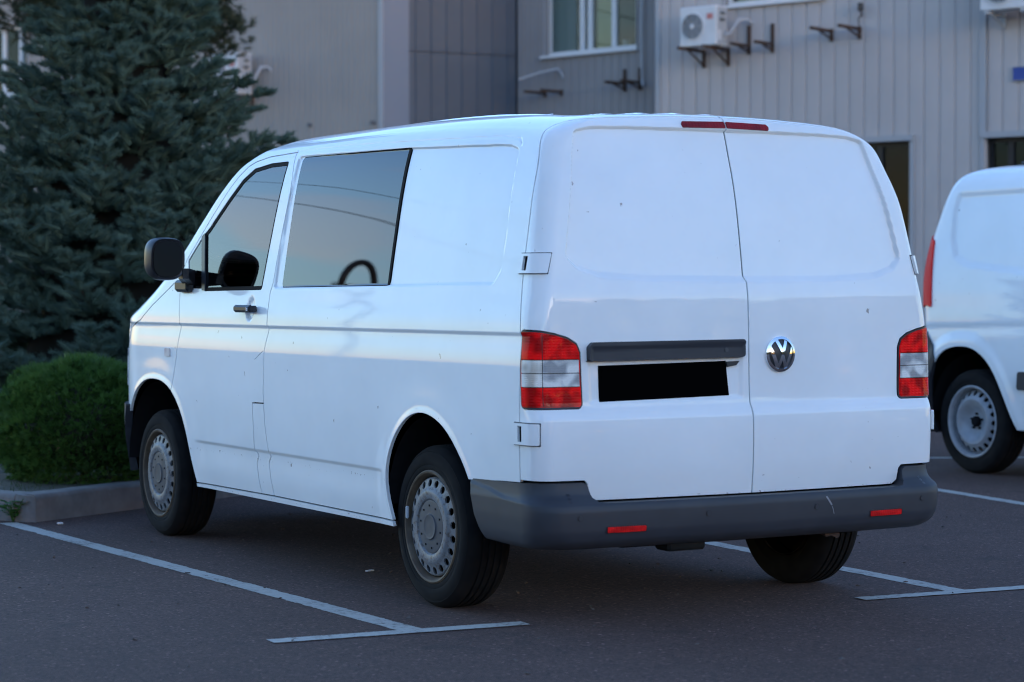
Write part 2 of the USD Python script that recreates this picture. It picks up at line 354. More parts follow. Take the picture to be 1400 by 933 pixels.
SPRUCE = leaf('spruce_needles', (0.042, 0.072, 0.050), (0.140, 0.200, 0.150), 0.12)
CROWNDARK = plain('dark_crown_core', (0.012, 0.011, 0.009), 0.95, spec=0.05)  # near-black tone stands in for the shade deep in the crown
THUJA = leaf('thuja_foliage', (0.028, 0.070, 0.012), (0.090, 0.165, 0.028), 0.2)
THUJABROWN = leaf('dry_thuja_foliage', (0.10, 0.065, 0.03), (0.14, 0.09, 0.04), 0.2)
PINE = leaf('pine_needles', (0.025, 0.032, 0.014), (0.05, 0.058, 0.028), 0.15)
WEED = leaf('weed_leaves', (0.03, 0.085, 0.016), (0.06, 0.14, 0.03), 0.25)
FARLEAF = leaf('far_tree_foliage', (0.02, 0.035, 0.015), (0.04, 0.06, 0.03), 0.1)
GRASS = leaf('grass_blades', (0.02, 0.04, 0.012), (0.05, 0.08, 0.025), 0.2)
# ------------------------------------------------------------------ coachwork: a skin described by contours stacked over height
def sm(x, a, b):
    t = np.clip((np.asarray(x, float) - a) / (b - a), 0, 1)
    return t * t * (3 - 2 * t)


def pch(tab):
    a = np.asarray(tab, float)
    return PchipInterpolator(a[:, 0], a[:, 1], extrapolate=True)


def sdf(poly, px, py):
    """Signed distance (inside positive) of points to a polygon given as an (n, 2) array."""
    poly = np.asarray(poly, float); m_ = .20
    near = (px > poly[:, 0].min() - m_) & (px < poly[:, 0].max() + m_) & (py > poly[:, 1].min() - m_) & (py < poly[:, 1].max() + m_)
    out = np.full(np.shape(px), -9.0)
    if near.any():
        out[near] = _sdf(poly, px[near], py[near])
    return out


def _sdf(poly, px, py):
    d2 = np.full(px.shape, 1e9); ins = np.zeros(px.shape, bool)
    for (ax, ay), (bx_, by) in zip(poly, np.roll(poly, -1, 0)):
        ex, ey = bx_ - ax, by - ay
        wx, wy = px - ax, py - ay
        tt = np.clip((wx * ex + wy * ey) / (ex * ex + ey * ey + 1e-18), 0, 1)
        d2 = np.minimum(d2, (wx - ex * tt) ** 2 + (wy - ey * tt) ** 2)
        c = ((ay <= py) & (by > py)) | ((by <= py) & (ay > py))
        ins ^= c & (px < ax + (py - ay) * ex / np.where(np.abs(ey) < 1e-12, 1e-12, ey))
    return np.where(ins, 1, -1) * np.sqrt(d2)


def rounded(pts, r):
    """A polygon whose corners are rounded with radius r, as an (n, 2) array."""
    p = Polygon(pts).buffer(-r, 12, join_style=2).buffer(r, 12) if r else Polygon(pts)
    return np.array(p.exterior.coords)[:-1]


class Body:
    N = 2.2

    def __init__(s, w, yr, yf, L, zt, tmax, bow=0.035, rc=0.085, drop=None, crown=0.0, barrel=0.011, disp=None):
        s.w, s.yr, s.yf, s.L, s.zt = map(pch, (w, yr, yf, L, zt))
        s.bow, s.rc, s.crown, s.barrel, s.disp_, s.tmax = bow, rc, crown, barrel, disp, tmax
        s.drop = pch(drop) if drop is not None else (lambda y: np.zeros_like(y))
        s.q_lines, s.t_lines = None, None

    def frame(s, t):
        w, yr, yf, L = s.w(t), s.yr(t), s.yf(t), s.L(t)
        W = 0.94
        xe0 = w - s.rc
        be = math.pi / 2 - np.arctan(2 * s.bow * xe0 / W ** 2)
        xe = w - s.rc + s.rc * np.cos(be)
        yc = yr + s.bow * (xe / W) ** 2 + s.rc * np.sin(be)
        return w, yr, yf, L, be, xe, yc, yf - L, W

    def base(s, q, t):
        q, t = np.broadcast_arrays(np.asarray(q, float), np.asarray(t, float))
        w, yr, yf, L, be, xe, yc, yfc, W = s.frame(t)
        d = yc - q
        a = np.clip(d / s.rc, 0, be)
        x = w - s.rc + s.rc * np.cos(a); y = np.where(d > 0, yc - s.rc * np.sin(a), q)
        rear = d > s.rc * be
        xr = xe - (d - s.rc * be)
        x = np.where(rear, xr, x); y = np.where(rear, yr + s.bow * (xr / W) ** 2, y)
        side = (d <= 0) & (q <= yfc)
        fr = q > yfc
        af = np.clip(q - yfc, 0, math.pi / 2)
        cf, sf = np.cos(af), np.sin(af)
        x = np.where(fr, w * np.maximum(cf, 0) ** (2 / s.N), x); y = np.where(fr, yfc + L * np.maximum(sf, 0) ** (2 / s.N), y)
        x = x - np.where(rear, 0, 1) * s.barrel * ((y - 1.5) / 2.35) ** 2 * np.where(fr, cf, 1.0) * np.where(d > 0, np.cos(a), 1.0)
        g = sm(t, 1.55, 1.86)
        z = s.zt(t) - g * (s.drop(y) - s.crown * np.clip(1 - (x / 0.72) ** 2, 0, 1))
        nx = np.where(rear, 0, np.where(fr, cf, np.cos(a))); ny = np.where(rear, -1, np.where(fr, sf, -np.sin(a)))
        return np.stack([x, y, z], -1), np.stack([nx, ny, 0 * nx], -1), rear, fr

    def S(s, q, t, off=0.0):
        P, D, rear, fr = s.base(q, t)
        d = off(P) if callable(off) else off
        if s.disp_ is not None:
            d = d + s.disp_(P[..., 0], P[..., 1], t + 0 * P[..., 0], P[..., 2], rear, fr, q - s.frame(t)[6])
        return P + D * np.asarray(d)[..., None] if np.ndim(d) else P + D * d

    def normal(s, q, t, h=0.0012, off=0.0):
        a = s.S(q + h, t, off) - s.S(q - h, t, off); b = s.S(q, t + h, off) - s.S(q, t - h, off)
        n = np.cross(b, a)
        n /= np.maximum(np.linalg.norm(n, axis=-1, keepdims=True), 1e-12)
        flip = (n * (s.base(q, t)[1] + np.array([0, 0, 0.3]))).sum(-1) < 0
        n[flip] *= -1
        return n

    def tz(s, y, z, x=0.9):
        t = np.asarray(z, float).copy()
        for _ in range(12):
            g = sm(t, 1.55, 1.86)
            t = t + 0.8 * (z - (s.zt(t) - g * (s.drop(y) - s.crown * np.clip(1 - (x / 0.72) ** 2, 0, 1))))
        return t

    def qs(s, pts, n=0.012):
        """Side points (y, z) to (q, t), densified."""
        p = dense(pts, n)
        t = s.tz(p[:, 0], p[:, 1])
        w, yr, yf, L, be, xe, yc, yfc, W = s.frame(t)
        af = np.arcsin(np.clip(np.clip((p[:, 0] - yfc) / L, 0, 1) ** (s.N / 2), 0, 1))
        return np.stack([np.where(p[:, 0] > yfc, yfc + af, p[:, 0]), t], 1)

    def qr(s, pts, n=0.012):
        """Rear points (x, z), x >= 0 outwards from the middle, to (q, t)."""
        p = dense(pts, n)
        t = s.tz(np.full(len(p), -0.85), p[:, 1], p[:, 0])
        w, yr, yf, L, be, xe, yc, yfc, W = s.frame(t)
        return np.stack([yc - s.rc * be - (xe - p[:, 0]), t], 1)

    def build(s, poly, off=0.0, flange=0.014, step=0.012, sign=-1, h_flange=None):
        """Mesh of the skin over a polygon in (q, t), with returned edges of the given depth. Returns (vertices, faces, normals)."""
        V, F, N, base = [], [], [], 0
        for g in getattr(poly, 'geoms', [poly]):
            if g.area < 1e-8:
                continue
            x0, y0, x1, y1 = g.bounds
            ql = grid(s.q_lines, x0, x1, step); tl = grid(s.t_lines, y0, y1, step)
            B = np.zeros((len(ql) - 1, len(tl) - 1), bool)
            for ring in [g.exterior, *g.interiors]:
                c = dense(np.array(ring.coords), 0.0015)
                i = np.clip(np.searchsorted(ql, c[:, 0], 'right') - 1, 0, len(ql) - 2); j = np.clip(np.searchsorted(tl, c[:, 1], 'right') - 1, 0, len(tl) - 2)
                B[i, j] = True
            qc, tc = (ql[1:] + ql[:-1]) / 2, (tl[1:] + tl[:-1]) / 2
            shapely.prepare(g)
            I = shapely.contains_xy(g, *np.meshgrid(qc, tc, indexing='ij')) & ~B
            Q, T = np.meshgrid(ql, tl, indexing='ij')
            idx = np.arange(Q.size).reshape(Q.shape)
            a, b, c, d = idx[:-1, :-1][I], idx[1:, :-1][I], idx[1:, 1:][I], idx[:-1, 1:][I]
            f = np.concatenate([np.stack([a, b, c], 1), np.stack([a, c, d], 1)])
            used = np.unique(f); re = np.zeros(Q.size, int); re[used] = np.arange(len(used))
            qt = [np.stack([Q.ravel()[used], T.ravel()[used]], 1)] if len(used) else []
            fs = [re[f]] if len(used) else []
            nv = len(used)
            ii, jj = np.nonzero(B)
            pieces = shapely.intersection(g, shapely.box(ql[ii], tl[jj], ql[ii + 1], tl[jj + 1]))
            for pc in pieces:
                for k in getattr(pc, 'geoms', [pc]):
                    if k.geom_type != 'Polygon' or k.area < 1e-10:
                        continue
                    rings = [np.array(r_.coords)[:-1] for r_ in [k.exterior, *k.interiors]]
                    vv = np.vstack(rings)
                    ff = np.asarray(mapbox_earcut.triangulate_float64(vv, np.cumsum([len(r_) for r_ in rings]).astype(np.uint32)), int).reshape(-1, 3)
                    if len(ff):
                        qt.append(vv); fs.append(ff + nv); nv += len(vv)
            qt = np.vstack(qt); fs = np.vstack(fs)
            P = s.S(qt[:, 0], qt[:, 1], off); Nn = s.normal(qt[:, 0], qt[:, 1], off=off if callable(off) else 0.0)
            V.append(P); N.append(Nn); F.append(fs + base); base += len(P)
            if flange:
                for ring in [g.exterior, *g.interiors]:
                    c = dense(np.array(ring.coords), step)
                    P = s.S(c[:, 0], c[:, 1], off); Nn = s.normal(c[:, 0], c[:, 1])
                    din = s.base(c[:, 0], c[:, 1])[1] if h_flange else Nn
                    inner = P - flange * din
                    tg = np.roll(P, -1, 0) - np.roll(P, 1, 0); fn = np.cross(tg, Nn); fn /= np.maximum(np.linalg.norm(fn, axis=1, keepdims=True), 1e-12)
                    n = len(c); k = np.arange(n - 1)
                    mid = P[n // 3]; probe = c[n // 3] + 0
                    # outward = away from the polygon
                    e = 1e-4; o2 = s.S(c[:, 0], c[:, 1]) + fn * e
                    V.append(np.vstack([P, inner])); N.append(np.vstack([fn, fn])); F.append(np.concatenate([np.stack([k, k + 1, k + n + 1], 1), np.stack([k, k + n + 1, k + n], 1)]) + base); base += 2 * n
        V, F, N = np.vstack(V), np.vstack(F), np.vstack(N)
        # faces wound to agree with their normals; flange normals turned to agree with the winding seen from outside
        if sign < 0:
            V = V * [-1, 1, 1]; N = N * [-1, 1, 1]
        fn = np.cross(V[F[:, 1]] - V[F[:, 0]], V[F[:, 2]] - V[F[:, 0]])
        bad = (fn * N[F].sum(1)).sum(1) < 0
        F[bad] = F[bad][:, ::-1]
        return V, F, N


def dense(pts, n):
    pts = np.asarray(pts, float)
    if len(pts) < 2:
        return pts
    out = [pts[:1]]
    for a, b in zip(pts[:-1], pts[1:]):
        k = max(1, int(math.ceil(np.linalg.norm(b - a) / n)))
        out.append(a + (b - a) * (np.arange(1, k + 1) / k)[:, None])
    return np.vstack(out)


def grid(lines, a, b, step):
    if lines is None:
        return np.linspace(a, b, max(2, int(math.ceil((b - a) / step)) + 1))
    l = lines[(lines > a + 1e-5) & (lines < b - 1e-5)]
    return np.concatenate([[a], l, [b]])


def lines_of(spans):
    """spans: (start, end, step) in order."""
    out = []
    for a, b, st in spans:
        out.append(np.arange(a, b - st * 0.3, st))
    return np.unique(np.concatenate(out + [[spans[-1][1]]]))


def mirror_close(pts):
    return np.vstack([pts, pts[:1]])


# ---- the panel van: measured outlines, metres; the rear axle stands at y = 0, the nose points to +y
W_T = [(.20, .915), (.30, .925), (.43, .936), (.55, .941), (.80, .944), (1.0, .944), (1.10, .938), (1.25, .914), (1.45, .882), (1.70, .838), (1.80, .815), (1.84, .803), (1.88, .785), (1.915, .756), (1.945, .712), (1.97, .645), (1.99, .56)]
YR_T = [(.20, -.94), (.40, -.972), (.492, -.979), (.60, -.988), (.70, -.990), (.765, -.987), (.79, -.978), (.815, -.965), (.90, -.960), (1.05, -.957), (1.21, -.951), (1.29, -.939), (1.40, -.923), (1.513, -.905), (1.709, -.866), (1.80, -.842), (1.86, -.825), (1.90, -.812), (1.94, -.795), (1.965, -.778), (1.98, -.752), (1.99, -.70)]
YFC = [(.20, 3.08), (.60, 3.12), (1.08, 3.12), (1.15, 3.00), (1.22, 2.88), (1.30, 2.76), (1.41, 2.60), (1.58, 2.39), (1.74, 2.19), (1.84, 2.03), (1.88, 1.93), (1.93, 1.80), (1.99, 1.62)]
L_T = [(.20, .70), (.45, .78), (.9, .76), (1.08, .72), (1.15, .66), (1.22, .55), (1.30, .44), (1.41, .38), (1.6, .33), (1.8, .30), (1.99, .28)]
YF_T = [(a, b + float(pch(L_T)(a))) for a, b in YFC]
ZT = [(.2, .2), (1.84, 1.84), (1.88, 1.878), (1.915, 1.910), (1.945, 1.932), (1.97, 1.950), (1.99, 1.961)]
DROP = [(-1.1, .075), (-.85, .068), (-.57, .050), (-.2, .026), (.3, .008), (.93, 0), (2.0, 0), (2.6, .0), (4, 0)]

ARCH_R = np.array([(-.569, .30), (-.525, .41), (-.465, .527), (-.427, .581), (-.361, .65), (-.276, .718), (-.175, .761), (-.066, .775), (.054, .747), (.153, .677), (.212, .605), (.245, .516), (.245, .447), (.225, .38), (.195, .30)])
ARCH_F = np.array([(2.316, .30), (2.376, .421), (2.428, .542), (2.504, .653), (2.626, .752), (2.726, .791), (2.875, .806), (3.02, .790), (3.14, .735), (3.24, .64), (3.31, .53), (3.345, .42), (3.36, .30)])


def smooth_curve(p, n=40):
    p = np.asarray(p, float)
    s_ = np.concatenate([[0], np.cumsum(np.linalg.norm(np.diff(p, axis=0), axis=1))])
    from scipy.interpolate import make_smoothing_spline, CubicSpline
    u = np.linspace(0, s_[-1], n)
    fx, fy = (make_smoothing_spline(s_, p[:, k], lam=2e-5) for k in (0, 1))
    return np.stack([fx(u), fy(u)], 1)


ARCH_R, ARCH_F = smooth_curve(ARCH_R), smooth_curve(ARCH_F)
ARCH_R[[0, -1], 1] = .30; ARCH_F[[0, -1], 1] = .30
ARC_R_POLY = np.vstack([ARCH_R, [(.15, .10), (-.5, .10)]]); ARC_F_POLY = np.vstack([ARCH_F, [(3.3, .10), (2.4, .10)]])
SIDE_REC = rounded([(1.44, 1.262), (-.45, 1.279), (-.575, 1.279), (-.622, 1.33), (-.628, 1.45), (-.612, 1.65), (-.592, 1.790), (-.52, 1.808), (-.45, 1.814), (.28, 1.840), (1.41, 1.862)], 0.03)
REAR_REC = rounded([(-.3, 1.284), (.44, 1.290), (.64, 1.302), (.735, 1.335), (.775, 1.378), (.760, 1.465), (.732, 1.608), (.692, 1.775), (.672, 1.850), (.60, 1.866), (.435, 1.870), (-.3, 1.872)], 0.02)
PLATE_REC = rounded([(.030, .845), (.70, .838), (.705, 1.05), (.025, 1.06)], 0.012)


def groove(z, z0, depth, up_w=0.004, lo_w=0.009):
    """A crease: undercut above, soft shoulder below."""
    d = z - z0
    return -depth * np.where(d > 0, np.exp(-(d / up_w) ** 2), np.exp(-(d / lo_w) ** 2))


def van_disp(x, y, t, z, rear, fr, dq):
    d = np.zeros(np.shape(t)); side = ~rear
    sw = sm(dq, -0.085, 0.02)                                   # fades out round the rear corner
    zb = 1.091 + 0.005 * (0.5 - y) / 1.5
    d = d - sw * 0.0078 * (1 - sm(z, zb - .007, zb + .009)) * sm(z, zb - .125, zb - .008) * np.where(y < 3.4, 1, 0)
    gl = sm(y, .27, .33) * (1 - sm(y, 2.28, 2.36))
    d = d + -gl * 0.0085 * (1 - sm(z, .511, .531)) * sm(z, .37, .508)
    m_ = side & (z < 1.15) & (y > -.85)
    if np.any(m_):
        for poly, c in ((ARC_R_POLY, (-.16, .38)), (ARC_F_POLY, (2.85, .38))):
            k = m_ & (np.abs(y - c[0]) < .8)
            if np.any(k):
                r_ = -sdf(poly, np.where(k, y, 9.0), np.where(k, z, 9.0))
                d = d + np.where(k, (0.0058 * (1 - sm(r_, -0.02, 0.16)) + 0.003 * (1 - sm(r_, 0.0, 0.03))) * sw, 0)
    k = side & (z > 1.2) & (y > -.75) & (y < 1.6)
    if np.any(k):
        r_ = sdf(SIDE_REC, np.where(k, y, 9.0), np.where(k, z, 9.0))
        d = d - np.where(k, 0.0095 * sm(r_, -0.003, 0.009), 0)
    # drip groove above the side panel, running down behind it
    gz = np.interp(y, [-.62, -.57, -.43, .93, 1.46, 1.78, 1.97], [1.79, 1.829, 1.846, 1.884, 1.883, 1.876, 1.846])
    d = d + np.where(side & (y > -.60) & (y < 1.44), groove(z, gz, 0.004, 0.004, 0.005), 0)
    # handle dimple
    e = np.sqrt(((y - 1.668) / .050) ** 2 + ((z - 1.168) / .062) ** 2)
    d = d - np.where(side, 0.012 * (1 - sm(e, 0.55, 1.0)), 0)
    if np.any(rear):
        k = rear & (z > 1.18)
        r_ = sdf(REAR_REC, np.where(k, x, 9.0), np.where(k, z, 9.0))
        wid = 0.008 + 0.018 * (1 - sm(z, 1.30, 1.40))
        d = d - np.where(k, 0.0215 * sm(r_, -0.005, wid), 0)
        k = rear & (z > .8) & (z < 1.1)
        r_ = sdf(PLATE_REC, np.where(k, x, 9.0), np.where(k, z, 9.0))
        d = d - np.where(k, 0.009 * sm(r_, -0.004, 0.016), 0)
    return d


def van_disp_right(x, y, t, z, rear, fr, dq):
    d = van_disp(x, y, t, z, rear, fr, dq)
    k = rear & (z > .8) & (z < 1.1)                              # the right door has no plate recess
    r_ = sdf(PLATE_REC, np.where(k, x, 9.0), np.where(k, z, 9.0))
    return d + np.where(k, 0.009 * sm(r_, -0.004, 0.016), 0)


body = Body(W_T, YR_T, YF_T, L_T, ZT, 1.99, bow=0.037, rc=0.085, drop=DROP, crown=0.034, disp=van_disp)
body_r = Body(W_T, YR_T, YF_T, L_T, ZT, 1.99, bow=0.037, rc=0.085, drop=DROP, crown=0.034, disp=van_disp_right)
for b_ in (body, body_r):
    b_.q_lines = lines_of([(-2.0, -.50, .007), (-.50, 1.6, .012), (1.6, 3.5, .014), (3.5, 5.0, .03)])
    b_.t_lines = lines_of([(.2, .48, .012), (.47, .55, .003), (.55, .74, .012), (.74, .85, .006), (.85, 1.06, .010), (1.06, 1.115, .0030), (1.115, 1.24, .012), (1.24, 1.40, .006), (1.40, 1.74, .010), (1.74, 1.99, .005)])

body_plain = Body(W_T, YR_T, YF_T, L_T, ZT, 1.99, bow=0.037, rc=0.085, drop=DROP, crown=0.034)

GAP = 0.0030


def ln(*parts, w=GAP):
    return LineString(np.vstack(parts)).buffer(w, cap_style=2, join_style=1)


tt = np.linspace(.27, 1.99, 200)


def edge_front(b, lim=None):
    w, yr, yf, L, be, xe, yc, yfc, W = b.frame(tt)
    return np.stack([yfc + math.pi / 2, tt], 1)


def edge_rear(b, x=GAP):
    w, yr, yf, L, be, xe, yc, yfc, W = b.frame(tt)
    return np.stack([yc - b.rc * be - (xe - x), tt], 1)


DOMAIN = Polygon(np.vstack([edge_rear(body), edge_front(body)[::-1]]))
arch_r = Polygon(body.qs(mirror_close(ARC_R_POLY))); arch_f = Polygon(body.qs(mirror_close(ARC_F_POLY)))
S_ = body.qs
SEAM_REAR_Q = smooth_curve([(-.832, .24), (-.8312, .5556), (-.8333, .8168), (-.8315, 1.0865), (-.8025, 1.2346), (-.7905, 1.371), (-.7845, 1.5086), (-.7775, 1.6126), (-.7620, 1.7508), (-.7336, 1.8537), (-.6950, 1.9195)], 60)
SEAM_B = [(1.470, 1.892), (1.462, 1.88), (1.425, 1.76), (1.418, 1.685), (1.437, 1.476), (1.452, 1.284), (1.468, 1.246), (1.457, 1.10), (1.443, 1.082), (1.479, .985), (1.493, .792), (1.489, .744), (1.476, .633), (1.436, .502), (1.458, .474), (1.405, .322)]
SEAM_A = [(1.450, 1.882), (1.761, 1.876), (1.90, 1.860), (1.973, 1.842), (2.06, 1.800), (2.147, 1.743), (2.343, 1.584), (2.549, 1.411), (2.60, 1.345), (2.61, 1.33)]
SEAM_FENDER = [(2.602, 1.355), (2.60, 1.345), (2.585, 1.233), (2.53, 1.076), (2.575, .93), (2.64, .74), (2.66, .70)]
SEAM_SILL = [(2.40, .318), (1.404, .326), (.12, .322)]
FLAP = [(1.491, .742), (1.619, .739), (1.612, .64), (1.605, .529), (1.574, .498), (1.595, .464), (1.548, .322)]
SPUR = [(1.588, .938), (1.484, .984)]
SEAM_HOOD = [(2.58, 1.30), (2.66, 1.30), (2.95, 1.175), (3.10, 1.10), (3.45, 1.02), (3.75, .98), (3.80, .97)]
rear_top_t = 1.972
FIREWALL = np.vstack([S_([(2.595, 1.346), (2.70, 1.336)]), [[5.2, 1.334]]])
cuts = [ln(FIREWALL), ln(SEAM_REAR_Q), ln(S_(SEAM_B)), ln(S_(SEAM_A)), ln(S_(SEAM_FENDER)), ln(S_(SEAM_SILL)), ln(S_(FLAP)), ln(S_(SPUR)[:-1], w=.0016), ln(S_(SEAM_HOOD))]
q_s, t_s = map(float, SEAM_REAR_Q[-1])
top_seam = [(q_s, t_s), (q_s + .004, t_s + .022), (q_s - .012, rear_top_t - .010), (q_s - .050, rear_top_t), (-2.2, rear_top_t)]
cuts.append(ln(np.array(top_seam)))
front_bumper_top = np.array([(3.16, .70), (3.28, .655), (3.36, .66), (3.6, .64), (3.9, .64)])
cuts.append(ln(S_(front_bumper_top))) if False else None
# openings
GLASS_DRV = rounded([(1.512, 1.838), (1.574, 1.262), (2.268, 1.255), (2.372, 1.523), (2.326, 1.548), (2.16, 1.668), (2.005, 1.775), (1.891, 1.822), (1.707, 1.838)], 0.012)
GLASS_SIDE = rounded([(1.375, 1.852), (.294, 1.838), (.286, 1.278), (1.362, 1.270)], 0.02)
SAIL = rounded([(2.285, 1.265), (2.47, 1.268), (2.535, 1.40), (2.395, 1.512), (2.385, 1.52)], 0.006)
LAMP = rounded([(.99, 1.113), (.90, 1.109), (.845, 1.100), (.788, 1.084), (.752, 1.062), (.738, 1.030), (.733, .864), (.733, .826), (.99, .826)], 0.018)
g_drv = Polygon(S_(mirror_close(GLASS_DRV))); g_side = Polygon(S_(mirror_close(GLASS_SIDE))); g_sail = Polygon(S_(mirror_close(SAIL)))
lamp_q = Polygon(body.qr(mirror_close(LAMP)))
_X = [(-.43, .20), (-.465, .552), (-.60, .553), (-.86, .556)]
bump_side = Polygon(np.vstack([S_([(-.30, .2), (-.30, .50), (-.455, .540), (-.70, .552), (-.858, .557)]), [[-.95, .557]], [[-.95, .2]]]))
notch = np.vstack([body.qr([(.985, .566), (.735, .564), (.722, .552), (.714, .505), (.690, .489), (.0, .487)]), [[-2.4, .476], [-2.4, .2], [-.79, .2], [-.79, .5535]]])
bump_rear = Polygon(notch).buffer(0)
WS = Polygon(np.vstack([[(a + .20, b) for a, b in zip(pch(YFC)(np.linspace(1.34, 1.84, 30)), np.linspace(1.34, 1.84, 30))], [(a + 1.9, b) for a, b in zip(pch(YFC)(np.linspace(1.84, 1.34, 30)), np.linspace(1.84, 1.34, 30))]]))
WS = WS.intersection(DOMAIN)
skin = DOMAIN.difference(unary_union([arch_r, arch_f, *cuts]))
below = Polygon([(.0, .2), (3.2, .2), (3.2, .296), (0, .296)])


def panels(dom):
    return list(getattr(dom, 'geoms', [dom]))


def at(ps, q, t):
    p = Point(q, t)
    return min(ps, key=lambda g: g.distance(p))


qt = lambda y, z: tuple(S_([(y, z)])[0])
ps = panels(skin.difference(below))
P_REAR = at(ps, float(body.qr([(.4, .7)])[0, 0]), .7)
P_SIDE = at(ps, *qt(.6, .9)); P_DOOR = at(ps, *qt(1.9, .9)); P_FLAP = at(ps, *qt(1.54, .6)); P_SILL = at(ps, *qt(1.0, .31)); P_FEND = at(ps, *qt(2.75, .95)); P_HOOD = at(ps, 4.3, 1.15)
roof_q = at(ps, .5, 1.98)

van = thing('panel_van', 'white panel van with dark grey bumpers and a blacked-out number plate, nearest the camera', 'van', (0, 0, 0))


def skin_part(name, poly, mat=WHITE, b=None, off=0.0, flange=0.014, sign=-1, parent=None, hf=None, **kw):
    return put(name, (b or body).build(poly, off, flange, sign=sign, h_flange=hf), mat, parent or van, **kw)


lampcut = lamp_q.buffer(.003)
rear_door_poly = P_REAR.difference(unary_union([lampcut, bump_rear]))
skin_part('body_side', P_SIDE.difference(unary_union([g_side.buffer(.0035), bump_side, WS.buffer(.004)])))
rd = skin_part('rear_door', rear_door_poly, label='left rear door with the number plate and handle strip')
dd = skin_part('driver_door', P_DOOR.difference(unary_union([g_drv.buffer(.006), g_sail.buffer(.004)])))
skin_part('fuel_flap', P_FLAP)
skin_part('sill', P_SILL.difference(unary_union([arch_r, arch_f])), off=.004)
fender_cut = Polygon(np.vstack([body.qs([(3.18, .20), (3.18, .50), (3.27, .655), (3.5, .655), (3.75, .655)]), [[5.2, .655]], [[5.2, .2]]])).buffer(0)
skin_part('front_fender', P_FEND.difference(fender_cut))
if not P_HOOD.equals(P_FEND):
    skin_part('bonnet', P_HOOD)
# right half of the skin, seen only in outline
dom_r = DOMAIN.difference(unary_union([arch_r, arch_f, *cuts[:4], cuts[4], cuts[9], below]))
pr_ = panels(dom_r)
R_REAR = at(pr_, float(body.qr([(.4, .7)])[0, 0]), .7)
skin_part('rear_door', R_REAR.difference(unary_union([lampcut, bump_rear])), b=body_r, sign=1, label='right rear door with the round chrome badge')
for g in pr_:
    if g is not R_REAR and g.area > .002:
        skin_part('right_body_panel', g.difference(unary_union([bump_side, WS.buffer(.004)])), b=body_r, sign=1)

# roof cap with its long pressed ribs
w_, yr_, yf_, L_, be_, xe_, yc_, yfc_, W_ = body.frame(np.array(1.99))
qq = np.linspace(float(yc_ - body.rc * be_ - xe_), float(yfc_ + math.pi / 2), 260)
edge = body.S(qq, np.full(len(qq), 1.9899)); ring = np.vstack([edge, (edge * [-1, 1, 1])[::-1]])
ymid = 0.5
ks = np.linspace(0, 1, 36)


def roof_pt(k):
    c = np.array([0, 1, 0]) * 0
    P = ring.copy(); P[:, 0] *= (1 - k); P[:, 1] = np.sign(P[:, 1] - ymid) * np.maximum(np.abs(P[:, 1] - ymid) - k * w_, 0) * 1.0 + ymid if False else ymid + (P[:, 1] - ymid) * (1 - k)
    P[:, 2] += 0.028 * (1 - (1 - k) ** 2)
    rib = sum(np.exp(-((P[:, 0] - c_) / .028) ** 4) for c_ in (-.40, -.24, -.08, .08, .24, .40))
    P[:, 2] += 0.0105 * rib * sm(k, 0.03, .12)
    return P


RV = np.vstack([roof_pt(k) for k in ks]); nr = len(ring)
RF = np.concatenate([np.concatenate([np.stack([i * nr + np.arange(nr), i * nr + (np.arange(nr) + 1) % nr, (i + 1) * nr + (np.arange(nr) + 1) % nr], 1), np.stack([i * nr + np.arange(nr), (i + 1) * nr + (np.arange(nr) + 1) % nr, (i + 1) * nr + np.arange(nr)], 1)]) for i in range(len(ks) - 1)])
rm = trimesh.Trimesh(RV, RF, process=True)
rm.fix_normals()
if rm.face_normals[:, 2].mean() < 0:
    rm.invert()
obj('roof', rm, WHITE, van, smooth=True)

# window glass
side_glass = skin_part('side_window', g_side, GLASS, off=.002, flange=.004)
put('window_seal', body.build(g_side.buffer(.0034).difference(g_side.buffer(-.0005)), .0005, .004), SEAL, side_glass)
strip_ = Polygon(S_(mirror_close([(.318, 1.838), (.296, 1.838), (.288, 1.279), (.304, 1.279)])))
put('seal_strip', body.build(strip_, .004, .004), SEAL, side_glass)
door_glass = put('door_window', body.build(g_drv, -.006, .003), GLASSF, dd)
put('window_seal', body.build(g_drv.buffer(.0055).difference(g_drv.buffer(-.013)), -.003, .008), SEAL, dd)
put('quarter_window', body.build(g_sail, -.004, .004), GLASSF, dd)
bar = Polygon(S_(mirror_close([(2.262, 1.258), (2.292, 1.258), (2.395, 1.515), (2.366, 1.528)])))
put('window_post', body.build(bar.buffer(.004), .004, .012), SATIN, dd)
skin_part('windscreen', WS, GLASS, off=-.003, flange=.004)
skin_part('windscreen', WS, GLASS, off=-.003, flange=.004, sign=1, b=body_r)

# dark lining behind the panels, open at the front windows and the wheels
lin = DOMAIN.difference(unary_union([arch_r.buffer(.03), arch_f.buffer(.03), g_drv.buffer(-.01), g_sail.buffer(-.01), WS.buffer(-.01), Polygon([(-2.2, .2), (5, .2), (5, .34), (-2.2, .34)])]))
for sg in (-1, 1):
    put('inner_lining', body_plain.build(Polygon(np.vstack([edge_rear(body, -.01), edge_front(body)[::-1]])).intersection(lin.union(Polygon([(-2.2, .34), (-.9, .34), (-.9, 1.99), (-2.2, 1.99)]))), -.026, 0, .05, sign=sg), VOIDM, van)
obj('cab_bulkhead', bx((1.52, .03, 1.3), (0, 1.38, 1.02)), VOIDM, van)
obj('floor', cat_([bx((1.62, 3.9, .05), (0, 1.25, .40)), bx((1.0, .8, .05), (0, -.45, .42)), bx((1.2, .5, .04), (0, 3.15, .5))]), UNDER, van)
obj('floor_pan', cat_([bx((1.08, 4.35, .03), (0, 1.27, .315)), bx((1.80, 2.0, .03), (0, 1.38, .317)), bx((1.70, .42, .03), (0, -.74, .335))]), UNDER, van)
